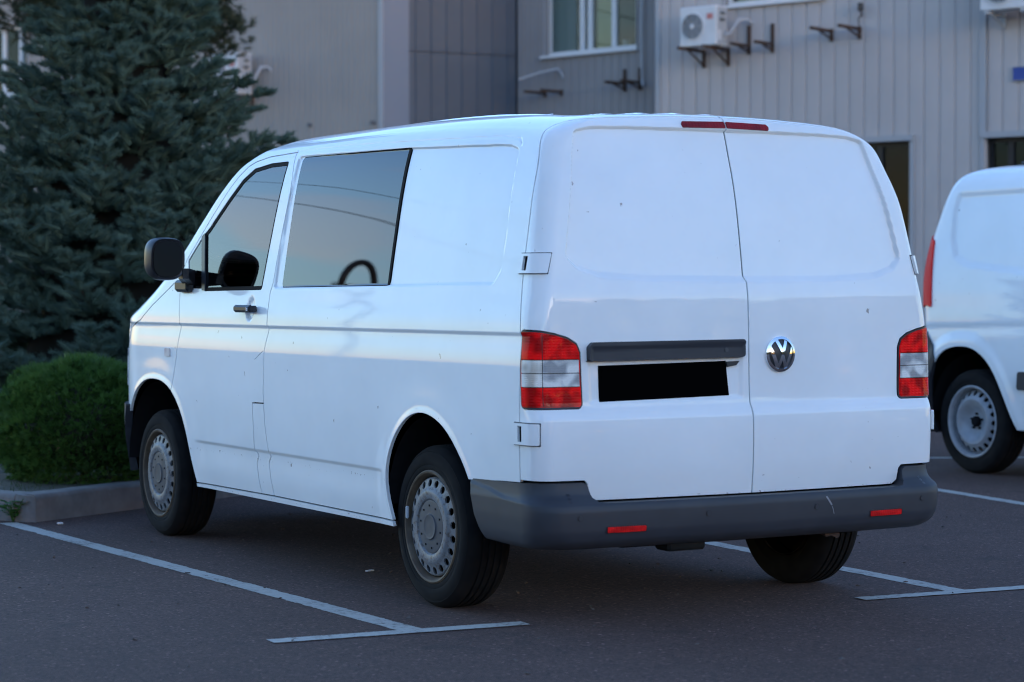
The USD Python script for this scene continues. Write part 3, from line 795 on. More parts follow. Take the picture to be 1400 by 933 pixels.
for sx in (-1, 1):
    seat = obj('front_seat', cat_([bx((.50, .50, .16), (sx * .42, 1.95, .92), .05), bx((.48, .14, .66), (sx * .42, 1.66, 1.26), .05)]), SEAT, van)
    obj('headrest', bx((.26, .10, .17), (sx * .42, 1.62, 1.66), .04), SEAT, seat)
obj('dashboard', bx((1.6, .5, .3), (0, 2.75, 1.08), .08), SEAT, van)
obj('steering_wheel', trimesh.creation.torus(.19, .016, 32, 10).apply_transform(trimesh.transformations.translation_matrix((-.42, 2.38, 1.2)) @ rotm([1, 0, 0], math.radians(60))), SATIN, van)
# ---- fittings of the van
def mapq(poly, fn):
    out = []
    for g in getattr(poly, 'geoms', [poly]):
        out.append(Polygon(fn(np.array(g.exterior.coords), .004), [fn(np.array(r_.coords), .004) for r_ in g.interiors]))
    return unary_union(out)


def slab(name, poly, mat, off, parent=None, side='rear', sign=-1, thick=None, b=None, step=.012, **kw):
    """A fitting lying on the skin: polygon in (y, z) or (x, z), raised by off."""
    b = b or (body if sign < 0 else body_r)
    b_lines = (b.q_lines, b.t_lines)
    if step < .01:
        b.q_lines = b.t_lines = None
    q = mapq(poly, b.qr if side == 'rear' else b.qs)
    m_ = b.build(q, off, thick if thick is not None else off + .002, step, sign=sign)
    b.q_lines, b.t_lines = b_lines
    return put(name, m_, mat, parent or van, **kw)


rd_r = stage.GetPrimAtPath('/World/panel_van/rear_door_001')
# handle strip over the plate, lock and latch
strip = slab('handle_strip', Polygon(rounded([(.030, 1.003), (.030, 1.071), (.695, 1.067), (.712, 1.05), (.712, .997)], .012)), TRIM, .026, rd, thick=.034)
slab('lock', Point(.115, 1.031).buffer(.008), CAPGREY, .029, rd, thick=.004)
slab('latch', Polygon([(.045, .988), (.105, .986), (.10, .966), (.06, .972)]), BLACK, .012, rd, thick=.02)
slab('number_plate', Polygon([(.659, .980), (.103, .989), (.090, .859), (.657, .848)]), PLATE, .003, rd, thick=.006, label='blacked-out number plate')
# badge
bc = (.143, 1.011)
disc = Point(bc).buffer(.0665, 24)
dome = lambda h: (lambda P: h + .017 * (1 - ((P[..., 0] - bc[0]) ** 2 + (P[..., 2] - bc[1]) ** 2) / .068 ** 2))
badge = slab('badge', disc, SATIN, dome(.004), rd_r, sign=1, thick=.02, step=.003)
ringp = Point(bc).buffer(.068, 32).difference(Point(bc).buffer(.0575, 32))
vv = LineString([(-.0255, .060), (0, .0065), (.0255, .060)]).buffer(.0068, join_style=2, mitre_limit=8, cap_style=2)
ww = LineString([(-.058, .040), (-.0185, -.054), (0, -.006), (.0185, -.054), (.058, .040)]).buffer(.0066, join_style=2, mitre_limit=3, cap_style=2)
inner = Point(0, 0).buffer(.060, 32)
vv = vv.intersection(inner).intersection(sbox(-1, .0022, 1, 1)); ww = ww.intersection(inner).intersection(sbox(-1, -1, 1, 1)).difference(sbox(-.012, -.0022, .012, 1))
from shapely.affinity import translate
slab('badge_ring', ringp, CHROME, dome(.010), rd_r, sign=1, thick=.016, step=.003)
slab('badge_letter', translate(vv, *bc), CHROME, dome(.008), rd_r, sign=1, thick=.008, step=.003)
slab('badge_letter', translate(ww, *bc), CHROME, dome(.008), rd_r, sign=1, thick=.008, step=.003)
# high stop lamp, split by the door seam
for sg, par in ((-1, rd), (1, rd_r)):
    slab('stop_lamp', Polygon(rounded([(.0035, 1.878), (.0035, 1.902), (.196, 1.898), (.204, 1.888), (.200, 1.875)], .004)), REDDARK, .005, par, sign=sg)
# tail lamps
LB = LAMP
lamp_poly = Polygon(LB)
for sg in (-1, 1):
    lp = slab('tail_lamp', lamp_poly, SATIN, .004, sign=sg, thick=.02)
    inn = lamp_poly.buffer(-.0105).buffer(-.006).buffer(.006)
    cells = [('red_lens', 1.006, 1.2, RED), ('clear_lens', .957, 1.003, None), ('clear_lens', .9065, .954, None), ('red_lens', .7, .9035, RED)]
    for nm, z0, z1, mt in cells:
        for x0, x1, rib in ((.7, .893, False), (.896, .99, True)):
            pc = inn.intersection(sbox(x0, z0, x1, z1))
            if pc.area > 1e-5:
                slab(nm, pc, mt or (CLEARRIB if rib else CLEAR), .008, lp, sign=sg, thick=.006)
    rim_ = inn.difference(inn.buffer(-.004))
    slab('lens_edge', lamp_poly.buffer(-.006).difference(lamp_poly.buffer(-.0095)), RED, .0065, lp, sign=sg, thick=.004)
# hinges
for sg in (-1, 1):
    b = body if sg < 0 else body_r
    for (q0, q1, qa, qb, t0, t1) in ((-.766, -.916, -.800, -.829, 1.306, 1.380), (-.7957, -.9437, -.838, -.866, .680, .757)):
        full = sbox(q1, t0, q0, t1).buffer(-.005).buffer(.005, 6)
        hole = sbox(qb, t0 + .010, qa, t1 - .010)
        hp = put('hinge', b.build(full.difference(hole), .013, .014, .005, sign=sg), WHITE, van)
        put('hinge_gap', b.build(hole.buffer(.002), .003, .002, .006, sign=sg), VOIDM, hp)
        put('hinge_seal', b.build(sbox(q1 - .004, t0 - .004, q0 + .002, t1 + .003), .0015, .001, .01, sign=sg), TRIM, hp)
# driver door handle, repeater, mirrors
obj('door_handle', cat_([bx((.026, .190, .034), (-.966, 1.668, 1.170), .010), bx((.03, .03, .03), (-.950, 1.590, 1.169), .006), bx((.03, .03, .03), (-.950, 1.746, 1.171), .006)]), SATIN, dd, smooth=35)
obj('door_lock', trimesh.creation.cylinder(.009, .008, sections=20).apply_transform(trimesh.transformations.translation_matrix((-.980, 1.595, 1.169)) @ rotm([0, 1, 0], math.pi / 2)), CHROME, dd)
fender = stage.GetPrimAtPath('/World/panel_van/front_fender')
slab('side_repeater', Polygon(rounded([(2.655, .925), (2.655, .965), (2.725, .965), (2.725, .925)], .008)), ORANGE, .006, fender, side='side')


def superrect(w, h, n=40, p=4.0, lean=0.0):
    a = np.arange(n) / n * 2 * math.pi
    c, s_ = np.cos(a), np.sin(a)
    x = w / 2 * np.sign(c) * np.abs(c) ** (2 / p); z = h / 2 * np.sign(s_) * np.abs(s_) ** (2 / p)
    return np.stack([x + lean * z, z], 1)


def loft(secs, cap=True):
    """secs: list of (n, 3) rings."""
    n = len(secs[0]); V = np.vstack(secs); F = []
    for i in range(len(secs) - 1):
        k = np.arange(n); kk = (k + 1) % n
        F += [np.stack([i * n + k, i * n + kk, (i + 1) * n + kk], 1), np.stack([i * n + k, (i + 1) * n + kk, (i + 1) * n + k], 1)]
    if cap:
        for i, ring_ in ((0, secs[0]), (len(secs) - 1, secs[-1])):
            c = len(V); V = np.vstack([V, ring_.mean(0)]); k = np.arange(n); kk = (k + 1) % n
            F.append(np.stack([np.full(n, c), i * n + kk, i * n + k], 1) if i == 0 else np.stack([np.full(n, c), i * n + k, i * n + kk], 1))
    return trimesh.Trimesh(V, np.vstack(F), process=False)


def door_mirror(sg):
    M_ = np.array([[1, 0], [0, 1]])
    rings = []
    for y, k, zc in ((-.004, .90, 0), (-.012, .985, 0), (.0, 1.02, 0), (.03, 1.04, .0), (.065, .98, .003), (.095, .80, .008), (.112, .50, .012), (.117, .2, .012)):
        r_ = superrect(.182 * k, .200 * k, 48, 3.0)
        rings.append(np.stack([r_[:, 0], np.full(48, y), r_[:, 1] + zc], 1))
    hs = loft(rings)
    gl = superrect(.154, .171, 48, 2.9)
    g = loft([np.stack([gl[:, 0], np.full(48, -.0125), gl[:, 1]], 1), np.stack([gl[:, 0], np.full(48, -.006), gl[:, 1]], 1)])
    T = trimesh.transformations.translation_matrix((-1.078, 2.34, 1.405)) @ rotm([0, 0, 1], math.radians(6.0)) @ rotm([1, 0, 0], math.radians(2.0))
    arm = trimesh.convex.convex_hull(np.vstack([bx((.03, .06, .05), (-.985, 2.36, 1.335)).vertices, bx((.03, .075, .075), (-.915, 2.46, 1.315)).vertices]))
    foot = bx((.05, .17, .06), (-.925, 2.50, 1.275), .014)
    for x in (hs, g):
        x.apply_transform(T)
    parts = [hs, g, cat_([arm, foot])]
    if sg > 0:
        for x in parts:
            x.apply_transform(np.diag([-1, 1, 1, 1.0])); x.invert()
    h = obj('door_mirror', parts[0], SATIN, van, smooth=50)
    obj('mirror_glass', parts[1], MIRROR, h)
    obj('mirror_arm', parts[2], SATIN, h)


door_mirror(-1); door_mirror(1)

# ---- bumpers
BW = [(.28, .86), (.305, .905), (.335, .938), (.38, .952), (.44, .957), (.485, .957), (.515, .951), (.545, .948), (.60, .946)]
BY = [(.28, -.90), (.300, -.955), (.325, -1.012), (.35, -1.040), (.39, -1.055), (.45, -1.058), (.474, -1.052), (.492, -1.034), (.515, -1.012), (.55, -1.003), (.60, -1.0)]
flat_t = [(.2, 3.1), (.7, 3.1)]


def bump_disp(x, y, t, z, rear, fr, dq):
    # the shoulder line that sweeps down from the arch to the corner
    zl = np.interp(y, [-1.1, -.86, -.74, -.62, -.45], [.49, .485, .492, .515, .535])
    return np.where(~rear, -.006 * sm(z, zl - .006, zl + .012), 0)


bumper = Body(BW, BY, [(.2, 3.9), (.7, 3.9)], [(.2, .78), (.7, .78)], [(.2, .2), (.7, .7)], .6, bow=.045, rc=.15, barrel=.006, disp=bump_disp)
bumper.q_lines = lines_of([(-2.3, 0, .012)]); bumper.t_lines = lines_of([(.28, .60, .006)])
tb = np.linspace(.312, .482, 30)
fr_ = bumper.frame(tb); cl = np.stack([fr_[6] - bumper.rc * fr_[4] - fr_[5], tb], 1)
bp = Polygon(np.vstack([cl[::-1], bumper.qr([(.01, .312), (.5, .312), (.78, .312)])[:], bumper.qs([(-.70, .318), (-.568, .325), (-.52, .41), (-.474, .535), (-.462, .545), (-.60, .548), (-.80, .552)]), bumper.qr([(.95, .556), (.745, .556), (.730, .545), (.722, .503), (.704, .488), (.672, .4825), (.01, .482)])])).buffer(0)
L_b = bumper.build(bp, 0, .055, sign=-1, h_flange=True); R_b = bumper.build(bp, 0, .055, sign=1, h_flange=True)
rb = put('rear_bumper', (np.vstack([L_b[0], R_b[0]]), np.vstack([L_b[1], R_b[1] + len(L_b[0])]), np.vstack([L_b[2], R_b[2]])), TRIM, van)


def on_bumper(name, poly, mat, off, sg, thick=.006):
    return put(name, bumper.build(mapq(poly, bumper.qr), off, thick, sign=sg), mat, rb)


for sg in (-1, 1):
    on_bumper('reflector_frame', Polygon(rounded([(.514, .371), (.514, .400), (.686, .400), (.686, .371)], .006)), SATIN, .0015, sg)
    on_bumper('rear_reflector', Polygon(rounded([(.520, .375), (.520, .396), (.680, .396), (.680, .375)], .004)), REFLECT, .005, sg)
    for sx, sz in ((.25, .427), (.79, .433)):
        on_bumper('parking_sensor', Point(sx, sz).buffer(.0125, 16), SATIN, .0012, sg, .003)
        on_bumper('sensor_face', Point(sx, sz).buffer(.0095, 16), TRIM, .0028, sg, .003)
sc = unary_union([LineString([(.300, .462), (.316, .440), (.322, .432)]).buffer(.0035), LineString([(.325, .425), (.330, .415), (.336, .396)]).buffer(.0014)])
on_bumper('scuff_mark', sc, SCUFF, .0006, 1, .001)
ft = np.linspace(.30, .63, 40)
fb = Polygon(np.vstack([bumper.qs([(3.385, .30), (3.37, .42), (3.335, .53), (3.28, .62), (3.265, .645), (3.5, .64)]), [[3.12 + math.pi / 2, .64]], [[3.12 + math.pi / 2, .30]]])).buffer(0)
for sg in (-1, 1):
    b2 = body if sg < 0 else body_r
    put('front_bumper', b2.build(Polygon(np.vstack([b2.qs([(3.385, .30), (3.37, .42), (3.335, .53), (3.28, .62), (3.265, .66), (3.5, .66), (3.7, .66)]), [[3.12 + math.pi / 2, .66]], [[3.12 + math.pi / 2, .30]]])).buffer(0), .022, .04, .03, sign=sg), TRIM, van)
    put('headlight', b2.build(mapq(Polygon(rounded([(3.42, .75), (3.38, .95), (3.72, .93), (3.78, .76)], .02)), b2.qs), .006, .01, .02, sign=sg), CLEAR, van)

# ---- wheels
def wheel_parts(R=.3225, width=.205, k=1.0, dish=False):
    pr = [(.200, -.03), (.212, -.014), (.224, -.003), (.236, .0005), (.246, -.001), (.249, .0015), (.262, .003), (.282, .001), (.296, -.006), (.298, -.005), (.310, -.016), (.3185, -.030), (.3215, -.040)]
    n_g = 4; a0, a1 = -.046, -(width - .046)
    pitch = (a1 - a0) / n_g
    for i in range(n_g):
        c = a0 + pitch * (i + .5)
        pr += [(.3225, c + .0055), (.3145, c + .0045), (.3145, c - .0045), (.3225, c - .0055)]
    pr += [(.3215, -(width - .040)), (.310, -(width - .016)), (.282, -width), (.236, -width), (.200, -(width - .03))]
    s_ = R / .3225
    tyre = lathe([(r * s_, a) for r, a in pr], 128)
    lip = lathe([(r * s_, a) for r, a in [(.226, -.010), (.2245, -.001), (.219, .003), (.2125, .001), (.206, -.010), (.2015, -.026), (.198, -.045), (.196, -.10), (.196, -.19)]], 96)
    if dish:
        front = [(0.0, -.052), (.045, -.052), (.060, -.050), (.085, -.040), (.110, -.018), (.128, -.004), (.140, -.002), (.152, -.010), (.172, -.026), (.186, -.040), (.199, -.060)]
    else:
        front = [(0.0, -.010), (.100, -.010), (.106, -.006), (.112, .0015), (.122, .005), (.136, .005), (.145, .003), (.151, -.002), (.160, -.006), (.190, -.014), (.1955, -.020), (.199, -.050)]
    cs = manifold3d.CrossSection([np.array([(r * s_, a) for r, a in front] + [(r * s_, a - .007) for r, a in front[::-1]], float)])
    if cs.area() <= 0:
        cs = manifold3d.CrossSection([np.array(([(r * s_, a) for r, a in front] + [(r * s_, a - .007) for r, a in front[::-1]])[::-1], float)])
    disc_ = manifold3d.Manifold.revolve(cs, 96)
    nh = 20
    cyl = manifold3d.Manifold.cylinder(.12, .0150 * s_, -1, 20, True)
    cut = [cyl.translate((.1735 * s_, 0, -.02)).rotate((0, 0, 360 / nh * i)) for i in range(nh)]
    disc_ = disc_ - manifold3d.Manifold.batch_boolean(cut, manifold3d.OpType.Add)
    v, f, _ = meshkit.arrays(disc_)
    disc_t = trimesh.Trimesh(v, f, process=False); disc_t.apply_transform(rotm([0, 1, 0], math.pi / 2))   # axis z to x
    cap = None
    if not dish:
        cap = lathe([(0.0, .0035), (.014, .0035), (.040, .0030), (.044, .0050), (.049, .0050), (.052, .0005), (.060, -.001), (.098, -.0015), (.1055, -.004), (.1075, -.012)], 64)
    back = lathe([(0, -.085), (.12, -.085), (.19, -.11), (.196, -.18)], 48)
    return tyre, lip, disc_t, cap, back


def add_wheel(parent, loc, sg, kind, ang=0.0, rim=None, **kw):
    tyre, lip, dsc, cap, back = [x.copy() if x is not None else None for x in kind]
    T = trimesh.transformations.translation_matrix(loc) @ np.diag([sg, 1, 1, 1.0]) @ rotm([1, 0, 0], ang)
    for x in (tyre, lip, dsc, cap, back):
        if x is not None:
            x.apply_transform(T)
            if sg < 0:
                x.invert()
    w = obj('wheel', tyre, RUBBER, parent, smooth=38, **kw)
    obj('rim_barrel', lip, BARREL if cap is not None else RIM2, w, smooth=40)
    obj('rim', dsc, rim or RIM, w, smooth=28)
    if cap is not None:
        obj('hub_cap', cap, CAPGREY, w, smooth=40)
        for i in range(10 if sg < 0 else 0):
            a = i / 10 * 2 * math.pi
            c = trimesh.creation.cylinder(.0045, .002, sections=10); c.apply_transform(T @ trimesh.transformations.translation_matrix((-.0005, .084 * math.cos(a), .084 * math.sin(a))) @ rotm([0, 1, 0], math.pi / 2))
            obj('cap_dimple', c, VOIDM, w)
    else:
        hub = cat_([lathe([(0, -.02), (.028, -.02), (.036, -.030), (.036, -.055)], 32)] + [tube([(-.055, .052 * math.cos(a), .052 * math.sin(a)), (-.036, .052 * math.cos(a), .052 * math.sin(a))], .008, 6) for a in np.arange(5) / 5 * 2 * math.pi])
        hub.apply_transform(T); obj('hub', hub, VOIDM, w, smooth=30)
    obj('brake_drum', back, VOIDM, w, smooth=30)
    return w


WK = wheel_parts()
wr = add_wheel(van, (-.900, -.062, .3208), -1, WK, .2)
# a clip-on balance weight on the near rear rim
bw = bx((.012, .016, .05), (-.902, .134, .362), .004); obj('balance_weight', bw, ACSIDE, wr)
add_wheel(van, (-.900, 2.937, .3208), -1, WK, .9)
add_wheel(van, (.932, -.16, .3208), 1, WK, .5)
add_wheel(van, (.900, 2.937, .3208), 1, WK, .1)


def arch_liner(parent, cy, sg, R=.405, x0=.922, x1=.56, cz=.36):
    a = np.linspace(.06, math.pi - .06, 40)
    P = np.stack([np.full(40, 0.), cy + R * np.cos(a), cz + R * np.sin(a)], 1)
    A = P + [sg * x0, 0, 0]; B_ = P + [sg * x1, 0, 0]
    k = np.arange(39)
    V = np.vstack([A, B_, [[sg * x1, cy, cz]]]); F = np.concatenate([np.stack([k, k + 1, k + 41], 1), np.stack([k, k + 41, k + 40], 1), np.stack([k + 40, k + 41, np.full(39, 80)], 1)])
    obj('wheel_arch_liner', trimesh.Trimesh(V, F, process=False), VOIDM, parent)


for sg in (-1, 1):
    arch_liner(van, -.13, sg); arch_liner(van, 2.87, sg, R=.44, cz=.35)
# underneath
ub = obj('underbody', cat_([bx((1.5, 1.6, .10), (0, 1.5, .36)), bx((.10, 4.2, .10), (-.55, 1.3, .34)), bx((.10, 4.2, .10), (.55, 1.3, .34)), bx((1.2, .35, .10), (0, -.72, .42))]), UNDER, van)
obj('rear_axle', cat_([tube([(-.72, .0, .30), (.72, .0, .30)], .032, 12), tube([(-.62, .45, .34), (-.60, .0, .27)], .035, 10), tube([(.62, .45, .34), (.60, .0, .27)], .035, 10), tube([(.42, .05, .24), (.44, .02, .42)], .045, 12), tube([(-.42, .05, .24), (-.44, .02, .42)], .045, 12)]), UNDER, ub)
obj('exhaust', cat_([bx((.36, .30, .15), (-.10, -.52, .345), .05), tube([(-.28, -.60, .34), (-.30, -.80, .335), (-.31, -.93, .325)], .028, 14), tube([(.1, -.4, .33), (.15, .2, .36), (.1, 1.6, .30)], .026, 10)]), UNDER, ub)
obj('tow_eye', cat_([tube([(.38, -.80, .33), (.38, -.95, .305), (.42, -.96, .300), (.42, -.82, .32)], .012, 8), bx((.26, .06, .04), (.46, -.88, .322), .008)]), RUSTY, ub)
obj('tail_pipe_bracket', bx((.17, .10, .05), (-.295, -.93, .308), .01), UNDER, ub)
# ------------------------------------------------------------------ the second van, nose out, two bays along
KW = [(.22, .90), (.35, .945), (.60, .968), (.90, .975), (1.10, .965), (1.30, .945), (1.55, .905), (1.80, .86), (1.95, .822), (2.02, .785), (2.07, .72), (2.10, .62), (2.12, .50)]
KYR = [(.22, -.50), (.35, -.555), (.50, -.60), (.94, -.60), (1.08, -.615), (1.25, -.625), (1.50, -.60), (1.68, -.555), (1.86, -.505), (1.96, -.465), (2.03, -.405), (2.08, -.31), (2.105, -.22), (2.12, -.10)]
KYFC = [(.22, 2.95), (.9, 3.0), (1.05, 2.85), (1.2, 2.55), (1.35, 2.25), (1.6, 1.95), (1.9, 1.6), (2.02, 1.35), (2.12, 1.0)]
KL = [(.22, .7), (.9, .68), (1.05, .66), (1.2, .6), (1.4, .45), (1.9, .32), (2.12, .3)]
KZT = [(.2, .2), (2.02, 2.02), (2.07, 2.06), (2.10, 2.083), (2.12, 2.095)]
KARCH = smooth_curve([(-.43, .30), (-.425, .45), (-.41, .62), (-.375, .745), (-.30, .815), (-.145, .858), (.026, .845), (.172, .757), (.285, .600), (.385, .395), (.435, .30)])
KARCH[[0, -1], 1] = .30
KFARCH = KARCH + [2.62, 0]
KREC = rounded([(-.325, 1.78), (-.305, 1.915), (.9, 1.925), (1.05, 1.5), (1.0, 1.30), (.50, 1.335), (-.10, 1.395), (-.24, 1.45), (-.30, 1.575)], .05)


def k_disp(x, y, t, z, rear, fr, dq):
    d = np.zeros(np.shape(t)); side = ~rear & ~fr
    r_ = sdf(KREC, np.where(side, y, 9.), np.where(side, z, 9.))
    d = d - np.where(side, .016 * sm(r_, -.006, .05), 0)
    for A in (KARCH, KFARCH):
        P = np.vstack([A, [(A[-1, 0], .1), (A[0, 0], .1)]])
        r_ = -sdf(P, np.where(side, y, 9.), np.where(side, z, 9.))
        d = d + np.where(side, .016 * (1 - sm(r_, .03, .11)), 0)
    return d + np.where(side, groove(z, .99 + .06 * (y / 2), .006, .02, .05), 0)


kb = Body(KW, KYR, [(a, b + float(pch(KL)(a))) for a, b in KYFC], KL, KZT, 2.12, bow=.05, rc=.12, barrel=.02, crown=0, disp=k_disp)
kbp = Body(KW, KYR, [(a, b + float(pch(KL)(a))) for a, b in KYFC], KL, KZT, 2.12, bow=.05, rc=.12, barrel=.02, crown=0)
kb.q_lines = lines_of([(-2.4, -.8, .04), (-.8, 1.2, .016), (1.2, 5, .05)]); kb.t_lines = lines_of([(.2, 2.12, .016)])
tt2 = np.linspace(.30, 2.12, 160)
f2 = kb.frame(tt2)
KD = Polygon(np.vstack([np.stack([f2[6] - kb.rc * f2[4] - f2[5], tt2], 1), np.stack([f2[7] + math.pi / 2, tt2], 1)[::-1]]))
k_arch = unary_union([Polygon(kb.qs(mirror_close(np.vstack([A, [(A[-1, 0], .1), (A[0, 0], .1)]])))) for A in (KARCH, KFARCH)])
k_bump = Polygon(np.vstack([kb.qs([(-.46, .25), (-.432, .42), (-.42, .62), (-.365, .765), (-.395, .86), (-.47, .955)]), [[-1.0, .955]], [[-2.6, .955 if False else .62]], [[-2.6, .25]]])).buffer(0)
qk = lambda y, z: kb.qs([(y, z)])[0]
ws = np.linspace(1.30, 2.0, 20)
k_ws = Polygon(np.vstack([np.stack([kb.frame(ws)[7] + .12, ws], 1), np.stack([kb.frame(ws)[7] + math.pi / 2, ws], 1)[::-1]])).intersection(KD)
k_gl = Polygon(kb.qs(mirror_close(rounded([(1.12, 1.33), (1.10, 1.90), (1.50, 1.88), (1.90, 1.55), (2.05, 1.34)], .04))))
k_lamp = Polygon(kb.qs([(-.425, 1.12), (-.445, 1.35), (-.462, 1.58)]).tolist() + [[-.60, 1.585], [-.74, 1.56], [-.76, 1.07], [-.60, 1.04], [-.47, 1.06]]).buffer(-.01).buffer(.01)
cutk = [LineString(kb.qs([(1.05, .32), (1.06, 1.3), (1.04, 1.97)])).buffer(.003), LineString(kb.qs([(2.2, .32), (2.25, .9), (2.1, 1.3)])).buffer(.003)]
kv = thing('compact_van', 'pale blue-white compact van parked nose out at the right edge of the photo', 'van', (5.213 + .945, 3.74, 0), math.pi)
kskin = KD.difference(unary_union([k_arch, *cutk]))
for sg in (1, -1):
    for g in panels(kskin.difference(unary_union([k_bump, k_gl.buffer(.006), k_ws.buffer(.004), k_lamp.buffer(.003)]))):
        if g.area > .01:
            put('body_panel', kb.build(g, 0, .012, .02, sign=sg), WHITE2, kv)
    put('rear_bumper', kb.build(k_bump, .012, .03, .02, sign=sg), TRIM, kv)
    put('door_window', kb.build(k_gl, -.003, .004, .03, sign=sg), GLASS, kv)
    put('windscreen', kb.build(k_ws, -.003, .004, .03, sign=sg), GLASS, kv)
    tl = put('tail_lamp', kb.build(k_lamp, .012, .018, .02, sign=sg), RED2, kv)
    mid = k_lamp.buffer(-.012)
    put('side_moulding', kb.build(Polygon(kb.qs(mirror_close(rounded([(.455, .585), (.47, .705), (1.9, .705), (1.9, .585)], .02)))), .022, .022, .03, sign=sg), TRIM, kv)
    put('inner_lining', kbp.build(KD.difference(unary_union([k_arch.buffer(.03), k_ws, k_gl])), -.03, 0, .05, sign=sg), VOIDM, kv)
edge2 = kb.S(np.linspace(float(f2[6][-1] - kb.rc * f2[4][-1] - f2[5][-1]), float(f2[7][-1] + math.pi / 2), 120), np.full(120, 2.1199))
ring2 = np.vstack([edge2, (edge2 * [-1, 1, 1])[::-1]])
secs = []
for k in np.linspace(0, 1, 12):
    P = ring2.copy(); P[:, :2] = np.array([0, .5]) + (P[:, :2] - [0, .5]) * (1 - k); P[:, 2] += .03 * (1 - (1 - k) ** 2); secs.append(P)
rk = loft(secs, cap=False); rk.fix_normals()
if rk.face_normals[:, 2].mean() < 0:
    rk.invert()
obj('roof', rk, WHITE2, kv, smooth=True)
for sg in (-1, 1):
    for yy in (.30, .12):
        obj('roof_rack_mount', bx((.03, .07, .02), (sg * .60, yy, 2.098), .006), BLACK, kv)
    obj('roof_rib', bx((.05, 1.6, .03), (sg * .50, 1.1, 2.107), .012), WHITE2, kv)
KK = wheel_parts(R=.352, width=.205, dish=True)
for sg in (-1, 1):
    for yy in (0.0, 2.62):
        add_wheel(kv, (sg * .945, yy - .02, .352), sg, KK, .3, rim=RIM2)
        arch_liner(kv, yy - .01, sg, R=.43, x0=.94, x1=.58, cz=.38)
obj('underbody', cat_([bx((1.5, 3.6, .14), (0, 1.2, .36)), tube([(-.8, 0, .30), (.8, 0, .30)], .05, 10)]), UNDER, kv)
obj('bulkhead', bx((1.6, .03, 1.2), (0, .9, 1.2)), VOIDM, kv)
# ------------------------------------------------------------------ ground, bay markings, kerb and planting island
def sheet(poly, z, step=None):
    v, f = trimesh.creation.triangulate_polygon(poly, engine='earcut')
    t = trimesh.Trimesh(np.column_stack([v, np.full(len(v), z)]), f, process=False)
    if len(f) and t.face_normals[:, 2].mean() < 0:
        t.invert()
    return t


obj('asphalt', sheet(sbox(-300, -300, 300, 300), 0.0), ASPHALT, kind='structure')


def band(name, a, b, w, label, z=.002, seed=0):
    a, b = np.array(a, float), np.array(b, float)
    n = max(2, int(np.linalg.norm(b - a) / .02)); d = (b - a) / np.linalg.norm(b - a); nn = np.array([-d[1], d[0]])
    s_ = np.linspace(0, 1, n)[:, None]
    r_ = np.random.default_rng(seed)
    j = lambda: (r_.normal(0, .0018, (n, 1)) - .010 * np.clip(meshkit.fbm(np.stack([s_[:, 0] * n * .22, s_[:, 0] * 0 + r_.uniform(0, 99), s_[:, 0] * 0], 1), 3, seed) - .55, 0, 1)[:, None] * 3)
    P = a + (b - a) * s_
    ring_ = np.vstack([P + nn * (w / 2 + j()), (P - nn * (w / 2 + j()))[::-1]])
    m_ = sheet(Polygon(ring_).buffer(0), z) if Polygon(ring_).buffer(0).geom_type == 'Polygon' else sheet(Polygon(ring_).convex_hull, z)
    return obj(name, m_, LINE, kind='structure', label=label)


GRP = None
band('bay_line', (-1.385, 3.93), (-1.236, -.545), .098, 'worn white bay line on the near side of the white panel van', seed=1)
band('bay_line', (-1.80, -.548), (-.79, -.628), .088, 'short white cross stroke at the near end of the left bay line', z=.004, seed=2)
band('bay_line', (1.45, 3.2), (1.220, -.765), .098, 'worn white bay line running out from under the far side of the panel van', seed=3)
band('bay_line', (.712, -.735), (1.95, -.838), .088, 'white cross stroke at the end of the bay line right of the panel van', z=.004, seed=4)
band('bay_line', (4.40, 4.0), (3.985, 1.59), .098, 'white bay line between the panel van and the compact van', seed=5)
band('bay_line', (5.65, 5.10), (7.2, 4.30), .098, 'white line seen behind the wheel of the compact van', seed=7)

rng = np.random.default_rng(7)
KC = np.array([-1.262, 3.877]); K1 = np.array([.87, .49]); K1 /= np.linalg.norm(K1); K2 = np.array([-.51, .86]); K2 /= np.linalg.norm(K2)
kerb = key(UsdGeom.Xform.Define(stage, numbered('/World', 'kerb')).GetPrim(), kind='structure', label='grey concrete kerb round the planting island')


def kerb_stone(p, d, inn, length, w=.16, h=.15, tone=CONCRETE, seed=0):
    """One kerb stone along d from p; inn points into the island; weathered, rounded arris."""
    pr = [(0, -.05), (0, h - .028), (.004, h - .012), (.013, h - .003), (.028, h), (w, h - .002), (w, -.05)]
    n = 14; S_s = np.linspace(.003, length - .003, n)
    V = []
    for s_ in S_s:
        for (o, z) in pr:
            P3 = np.array([*(p + d * s_ + inn * o), z])
            V.append(P3)
    V = np.array(V); V += (meshkit.noise(V * 9.0, seed)[:, None] - .5) * np.array([.010, .010, .008]) * (V[:, 2:3] > 0)
    m_ = len(pr); F = []
    for i in range(n - 1):
        for k in range(m_ - 1):
            a = i * m_ + k; F += [[a, a + m_, a + m_ + 1], [a, a + m_ + 1, a + 1]]
    for i in (0, n - 1):
        c = [i * m_ + k for k in range(m_)]
        for k in range(1, m_ - 1):
            F.append([c[0], c[k], c[k + 1]])
    t = trimesh.Trimesh(V, F, process=False)
    return obj('kerb_stone', t, tone, kerb, smooth=35)


